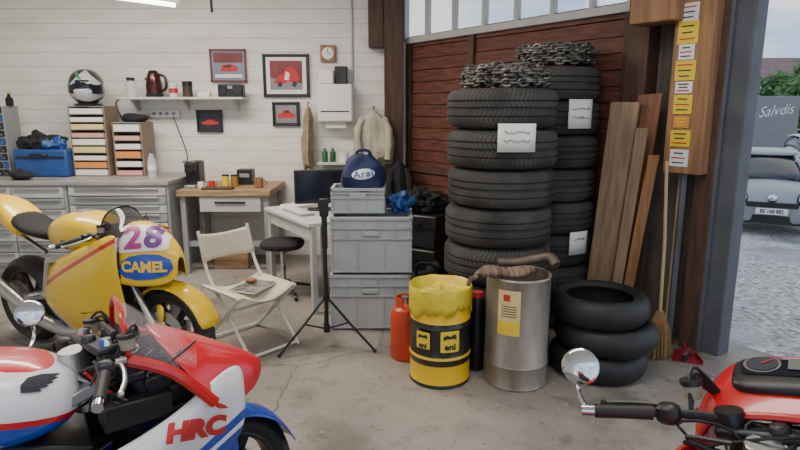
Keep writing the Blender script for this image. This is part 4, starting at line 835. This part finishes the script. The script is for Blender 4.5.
        for s in (-1,1): MB().tube([(ex,s*.147,.96+dz+sh),(1.1+sl*.35,s*.18,.87+dz),(1.12+sl,s*.197,.74+dz)],er*1.6,8,sm=4).build('fairing_edge',P_.get('edge',m_black),t)
        q=MB(); q.box((1.19,0,.88+dz-sm_*.4),(.03,.2,.11),r=(0,-.5,0)); dash=q.build('instrument_panel',m_black,t,bev=.01); MB().box((1.172,0,.885+dz-sm_*.4),(.01,.13,.065),r=(0,-.5,0)).build('display',m_greym,dash)
        for s in (-1,1): MB().tube([(1.0,s*.03,.82),(1.1,s*.1,.78),(1.3,s*.1,.78+dz)],.009,6,sm=3).build('fairing_stay',m_dark,t)
        rr=random.Random(5)
        for k in range(26):
            p_=[Vector((.92+.34*j/4+rr.uniform(-.02,.02),rr.uniform(-.15,.15),.78+rr.uniform(-.09,.10))) for j in range(5)]
            MB().tube(p_,rr.choice((.004,.006,.008)),6,sm=4).build('wiring_hose',rr.choice((m_black,m_black,m_dark,m_rw,m_alu,m_black,m_black)),t)
        for c_,d_ in (((1.12,-.1,.78),(.08,.06,.05)),((1.14,.09,.79),(.06,.06,.06)),((1.08,.0,.74),(.14,.14,.05)),((1.2,-.08,.73),(.12,.1,.06)),((1.22,.0,.69),(.22,.28,.03)),((1.05,-.12,.72),(.2,.1,.08)),((1.05,.12,.72),(.2,.1,.08))): MB().box(c_,d_,r=(0,rr.uniform(-.3,.3),rr.uniform(-.3,.3))).build('relay_box',m_black,t,bev=.006)
        for s in (-1,1): q=MB(); q.grid([[Vector((x,s*(y-.015),z_-.01)) for y,z_ in rows[x][:3]] for x in ks[2:]]); q.build('inner_liner',m_black,t,sub=1,solid=.003)
    else:
        side=[None,None]; q=MB(); q.grid([arc(.97,.18,.76,.935,e=.55),arc(1.04,.205,.75,.975,e=.55),arc(1.14,.20,.75,1.0,e=.6),arc(1.21,.18,.77,1.02,e=.65),arc(1.27,.12,.8,.975,e=.75),arc(1.30,.03,.86,.93)]); nose=q.build('headlight_cowl',P_['nose'],t,sub=2,solid=.008,M=SM)
        q=MB(); q.sph((1.285,0,.86),(.05,.1,.08),20); q.build('headlight',m_chrome,t,M=SM)
        q=MB(); q.sph((1.10,0,.99),(.07,.105,.02),32,e=.5,M=Matrix.Rotation(rad(-14),3,'Y')); dash=q.build('instrument_panel',m_black,t,M=SM)
        dm=SM@frame_m((1.10,0,1.1),(0,-1,0),(1,0,.25))
        dsp=decal('display',shapebm(rrect(.17,.10,.02)),dm,m_screen,dash,dash,.002,3)
        decal('dial_rim',shapebm(ell(.082,.082)),dm@Matrix.Translation((-.04,0,0)),m_alu,dsp,dash,.003,2)
        decal('dial_face',shapebm(ell(.07,.07)),dm@Matrix.Translation((-.04,0,0)),m_ink,dsp,dash,.005,2)
        decal('dial_needle',shapebm([(-.042,-.003),(-.018,.018),(-.016,.016),(-.038,-.005)]),dm,m_rw,dsp,dash,.007,1)
        decal('readout',shapebm(rrect(.06,.05,.004)),dm@Matrix.Translation((.045,0,0)),mat('dim_readout',(.16,.18,.16),.3,n=.1),dsp,dash,.005,2)
        for s in (-1,1): MB().prism([(.78,.76),(1.02,.8),(1.05,.7),(.9,.6)],.012,Matrix(((1,0,0,0),(0,0,1,s*.19),(0,1,0,0),(0,0,0,1)))).build('radiator_shroud',P_['nose'],t,bev=.004)
        for s in (-1,1): MB().sph((1.1,s*.27,.86),(.02,.035,.018),12).build('turn_signal',m_org,t,M=SM)
        rr=random.Random(9)
        for k in range(16):
            p_=[Vector((.88+.10*j/4+rr.uniform(-.02,.02),rr.uniform(-.18,.2),.86+rr.uniform(-.08,.07))) for j in range(5)]
            MB().tube(p_,rr.choice((.004,.006)),6,sm=4).build('wiring_hose',rr.choice((m_black,m_black,m_dark)),t,M=SM)
    for s in (-1,1): MB().tube([(.97,s*.1,.9),(1.08,s*.1,.72)],.026,12).build('fork_outer',P_.get('fork',mat('fork_gold',(.5,.34,.12),.3,.8,n=.1)),t,M=SM)
    q=MB()
    for s in (-1,1): q.tube([(1.07,s*.1,.74),(fx-.02,s*.1,.3)],.021,12); q.box((fx-.02,s*.1,.31),(.07,.035,.08))
    q.tube([(fx,-.11,Rf),(fx,.11,Rf)],.012,8); q.build('fork_lower',P_.get('lower',m_alu),t,M=SM)
    q=MB(); q.box((.965,0,.905),(.07,.26,.025)); q.box((1.03,0,.8),(.07,.26,.03)); q.lathe([(0,.02),(.022,.02),(.025,0)],(.95,0,.915),8); tc_=q.build('triple_clamp',P_.get('clamp',m_alu),t,M=SM,bev=.01)
    MB().tube([(1.0,-.09,.935),(1.02,.09,.935)],.014,12).build('steering_damper',P_.get('fork',m_alu),tc_,M=SM)
    MB().tube([(1.0,0,.9),(1.01,0,.94)],.02,12).build('ignition_lock',m_black,tc_,M=SM)
    for s in (-1,1): MB().lathe([(0,.02),(.018,.02),(.022,.0)],(.97,s*.1,.917),6).build('fork_cap',m_chrome,tc_,M=SM)
    q=MB(); rows=[]
    for k in range(9):
        a=rad(15+130*k/8); rows.append([(fx+cos(a)*(Rf+.02-.02*abs(j)/2),j*.042,Rf+sin(a)*(Rf+.025-.018*abs(j)/2*abs(j))) for j in (-2,-1,0,1,2)])
    q.grid(rows)
    for s in (-1,1): q.grid([[(fx-.06,s*.085,.5),(fx+.03,s*.088,.5)],[(fx-.03,s*.09,.36),(fx+.0,s*.09,.36)]])
    q.build('front_fender',P_['fender'],t,M=SM,sub=1,solid=.004)
    bz=.875+barz
    for s in (-1,1):
        pa=Vector((.96,s*.1,bz)); pb=Vector((.93,s*.2,bz+max(0,endz)*.5)); pc=Vector((.86,s*barL,bz+endz)); dv=(pc-pb).normalized()
        h=MB(); h.tube([pa,pb,pc],.011,10,sm=4); h.tube([(.97,s*.1,bz-.03),(.97,s*.1,bz+.02)],.032,14); hb_=h.build('handlebar',m_dark,t,M=SM)
        g1=pc-dv*.135; MB().tube([g1+dv*(.135*k/10) for k in range(11)],.0175,14,rf=lambda x:1+.06*sin(x*60)).build('grip',m_slick,hb_,M=SM); MB().tube([pc,pc+dv*.03],.015,12).build('bar_end',m_chrome,hb_,M=SM)
        MB().sph(g1-dv*.035,(.025,.03,.026),12,e=.7).build('switch_housing',m_black,hb_,M=SM)
        off=Vector((.06,0,.0)); lv=MB().tube([g1-dv*.05,g1-dv*.03+off*.7,g1+dv*.06+off,g1+dv*.13+off*.9],.007,8,sm=5); lv.sph(g1+dv*.13+off*.9,.01,8); lv.build('lever',m_alu if kind=='fairing' else m_black,hb_,M=SM)
        mc=g1-dv*.08+Vector((.02,0,0)); MB().tube([mc+Vector((.03,0,-.01)),mc+Vector((.0,0,-.01))],.013,10).build('master_cylinder',m_alu,hb_,M=SM)
        rs=MB().lathe([(0,0),(.022,0),(.024,.035),(0,.035)],mc+Vector((.04,0,.02)),18).build('fluid_reservoir',mat('reservoir',(.35,.3,.22),.4,n=.2),hb_,M=SM); MB().lathe([(.026,.033),(.026,.045),(0,.046)],mc+Vector((.04,0,.02)),18).build('reservoir_cap',m_black,rs,M=SM)
        for k in range(4):
            r1=Vector((1.02+.02*k,s*(.03+.02*k),.72)); MB().tube([mc,mc+Vector((.07,-s*.01,.04+.015*k)),Vector((1.08,s*(.12-.02*k),.91-.03*k)),Vector((1.05,s*.06,.82)),r1],.005,6,sm=6).build('cable',m_black,hb_,M=SM)
    if mirror:
        s=1; pc=Vector((.86,s*barL,bz+endz)); m1=pc+Vector((.02,.03,mup))
        MB().tube([pc+Vector((-.0,s*.02,0)),pc+Vector((.03,s*.05,.05)),m1],.006,8,sm=4).build('mirror_arm',m_chrome,t,M=SM)
        fd=(SM.to_3x3().inverted()@(Matrix.Rotation(-rz,3,'Z')@((Vector((0,0,H))-Vector(loc)-Matrix.Rotation(rz,3,'Z')@m1)))).normalized()
        fd=(fd+Vector((-.25,.1,.1))).normalized()
        xx=fd.orthogonal(); Mf=frame_m(m1,xx,fd.cross(xx)); q=MB(); q.lathe([(0,.008),(.04,.006),(.047,.001),(.047,-.008),(.035,-.024),(.0,-.032)],n=32)
        q.v=[Mf@v for v in q.v]; q.build('mirror',m_chrome,t,M=SM)
    MB().tube([(.5,.14,.3),(.52,.22,.12),(.55,.27,.01)],.012,8).build('side_stand',m_dark,t)
    for s in (-1,1): q=MB(); q.tube([(.3,s*.12,.42),(.28,s*.2,.42)],.012,8); q.build('footpeg',m_alu,t)
    return t,tank,tail,side,nose,SM
yl=(.9,.57,.01); bl=(.01,.07,.45); rd=(.68,.01,.02); wh=(.85,.85,.85); bk=(.02,.02,.02)
mY=livery('yellow_bodywork',yl,[])
mYs=livery('yellow_side',yl,[(bl,(.6,0,1),.2,.62),((.6,.02,.02),(-.5,0,1),.28,.31)])
mYn=livery('yellow_nose',yl,[])
t,tank,tail,side,nose,_=bike('yellow_motorcycle','yellow racing motorcycle with race number on its nose, nearest the drawer cabinets',(-2.60,3.94,0),rad(-27),rad(4),dict(tank=mY,tail=mY,side=mYs,nose=mYn,screen=m_smoke,fender=mY,rim=m_dark,edge=m_black,tz=.03),mirror=False,low=.0,deep=.07,scr=.13,smax=1.25)
X_=(.80,.60,0); TG=[nose]+side
nm=frame_m((1.30,-.10,.90),X_,(-.25,.30,1))
npn=decal('number_panel',shapebm(rrect(.29,.17,.02)),nm,mat('pale_pink_panel',(.88,.78,.82),.4,n=.03),t,TG,.007,4)
for s_,dx_,c_ in (('2',-.056,(.42,.05,.22)),('8',.058,(.13,.03,.20))):
    decal('race_number',textbm(s_,.20,.007,0,1.0),nm@Matrix.Translation((dx_,0,0)),mat('number_ink_'+s_,c_,.4,n=.05),npn,TG,.013,2)
nm=frame_m((1.345,-.15,.735),X_,(0,.05,1))
patch=[(-.15,-.03),(-.13,.03),(-.08,.06),(.0,.075),(.09,.07),(.15,.04),(.165,-.01),(.13,-.05),(.05,-.07),(-.05,-.075),(-.12,-.06)]
lo=decal('logo_patch',shapebm(patch),nm,m_bluep,t,TG,.008,4)
decal('logo_lettering',textbm('CAMEL',.082,.004,0,1),nm,m_yel,lo,TG,.014,2)
decal('tank_emblem',shapebm([(0,0),(.05,.035),(.11,.04),(.09,.02),(.1,.018),(.07,.005),(.08,.0),(.04,-.01)]),frame_m((.60,-.4,.90),(1,0,0),(0,.5,1)),m_ink,t,tank,.006,3)
# red white blue bike
mRt=livery('tricolour_tank',wh,[(bl,(.25,0,1),.0,.955),(rd,(.25,0,1),.955,.975),(rd,(.25,0,1),1.095,1.3)])
mRs=livery('tricolour_side',wh,[(bl,(-.5,0,1),-.6,-.06),(wh,(-.5,0,1),-.115,-.095),(bl,(0,0,1),.0,.42)])
mRn=livery('tricolour_nose',rd,[(wh,(.55,0,1),.0,1.37),(rd,(.55,0,1),1.31,1.335)])
hd=rad(34); hv=Vector((cos(hd),sin(hd),0)); org=Vector((-.985,1.68,0))-hv*.93
t,tank,tail,side,nose,_=bike('sport_motorcycle','red white and blue sport motorcycle in the left foreground',tuple(org),hd,rad(13),dict(tank=mRt,tail=mRt,side=mRs,nose=mRn,screen=m_cscreen,fender=m_bluep,edge=m_red,edger=.012,fork=m_dark,lower=m_dark,clamp=m_dark,tz=-.03),mirror=True,low=.2,mup=.13,slant=.15,scr=.07,slim=.045,Rf=.27)
TG=[side[0],nose]
def local_at(px,py,off_y=-.235):
    # where the view ray meets the bike's right flank plane (bike frame)
    Rz=Matrix.Rotation(-hd,3,'Z'); o_=Rz@(O-org); d_=Rz@ray(px,py); tt=(off_y-o_.y)/d_.y; return o_+d_*tt,d_
pl,dl=local_at(196,430)
xl=Matrix.Rotation(-hd,3,'Z')@rt; nl=-dl.normalized(); xl=(xl-nl*xl.dot(nl)).normalized(); xl=(xl+nl.cross(xl)*.18).normalized()
decal('side_lettering',textbm('HRC',.075,.005,.15,1.15),frame_m(pl,xl,nl.cross(xl)),m_rw,t,TG,.008,3)
wing=[(-.06,-.035),(-.065,-.005),(-.045,.025),(.0,.04),(.07,.045),(.045,.03),(.062,.027),(.035,.013),(.05,.009),(.02,-.003),(.034,-.008),(.0,-.018),(.012,-.028),(-.03,-.034)]
pl,dl=local_at(40,384,-.17)
xl=Matrix.Rotation(-hd,3,'Z')@rt; nl=-dl.normalized(); xl=(xl-nl*xl.dot(nl)).normalized()
decal('tank_emblem',shapebm([(x*.7,y*.7) for x,y in wing]),frame_m(pl,xl,nl.cross(xl)),m_ink,t,tank,.005,3)
# right red naked bike
t,tank,tail,side,nose,_=bike('naked_motorcycle','red motorcycle with black dashboard in the right foreground',(.02,.70,0),rad(30),rad(26),dict(tank=m_red,tail=m_red,nose=m_red,fender=m_red,fork=m_alu,clamp=m_dark,tz=-.085),kind='naked',mirror=True,barL=.38,barz=.055,mup=.105,endz=.03)
# =================== LIGHT
wd=bpy.data.worlds.new('w'); S.world=wd; wd.use_nodes=True; N=wd.node_tree.nodes; L=wd.node_tree.links; bg=N['Background']
tc=N.new('ShaderNodeTexCoord'); nz=N.new('ShaderNodeTexNoise'); nz.inputs['Scale'].default_value=3.2; nz.inputs['Detail'].default_value=7; mp=N.new('ShaderNodeMapping'); mp.inputs['Scale'].default_value=(1,1,3.2)
L.new(tc.outputs['Generated'],mp.inputs[0]); L.new(mp.outputs[0],nz.inputs['Vector']); r=N.new('ShaderNodeValToRGB'); L.new(nz.outputs[0],r.inputs[0])
r.color_ramp.elements[0].position=.4; r.color_ramp.elements[0].color=(.38,.56,.86,1); r.color_ramp.elements[1].position=.62; r.color_ramp.elements[1].color=(1,.99,.98,1)
L.new(r.outputs[0],bg.inputs[0]); bg.inputs[1].default_value=1.45
def area(loc,rot,sx,sy,e,c=(1,.95,.87)):
    l=bpy.data.lights.new('area','AREA'); l.shape='RECTANGLE'; l.size=sx; l.size_y=sy; l.energy=e; l.color=c; o=bpy.data.objects.new('ceiling_lamp',l); COL.objects.link(o); o.location=loc; o.rotation_euler=rot
area((-2.2,4.3,3.0),(0,0,0),2.5,.5,120,(1,.92,.82)); area((-1.2,1.2,3.0),(0,0,0),2.5,.5,32); area((.6,2.2,3.0),(0,0,0),1.5,.5,28)
cd=bpy.data.cameras.new('cam'); cd.sensor_width=36; cd.lens=F/800*36; cd.clip_start=.05; cam=bpy.data.objects.new('camera',cd); COL.objects.link(cam); cam.location=O; cam.rotation_euler=(pi/2-PIT,0,0); S.camera=cam
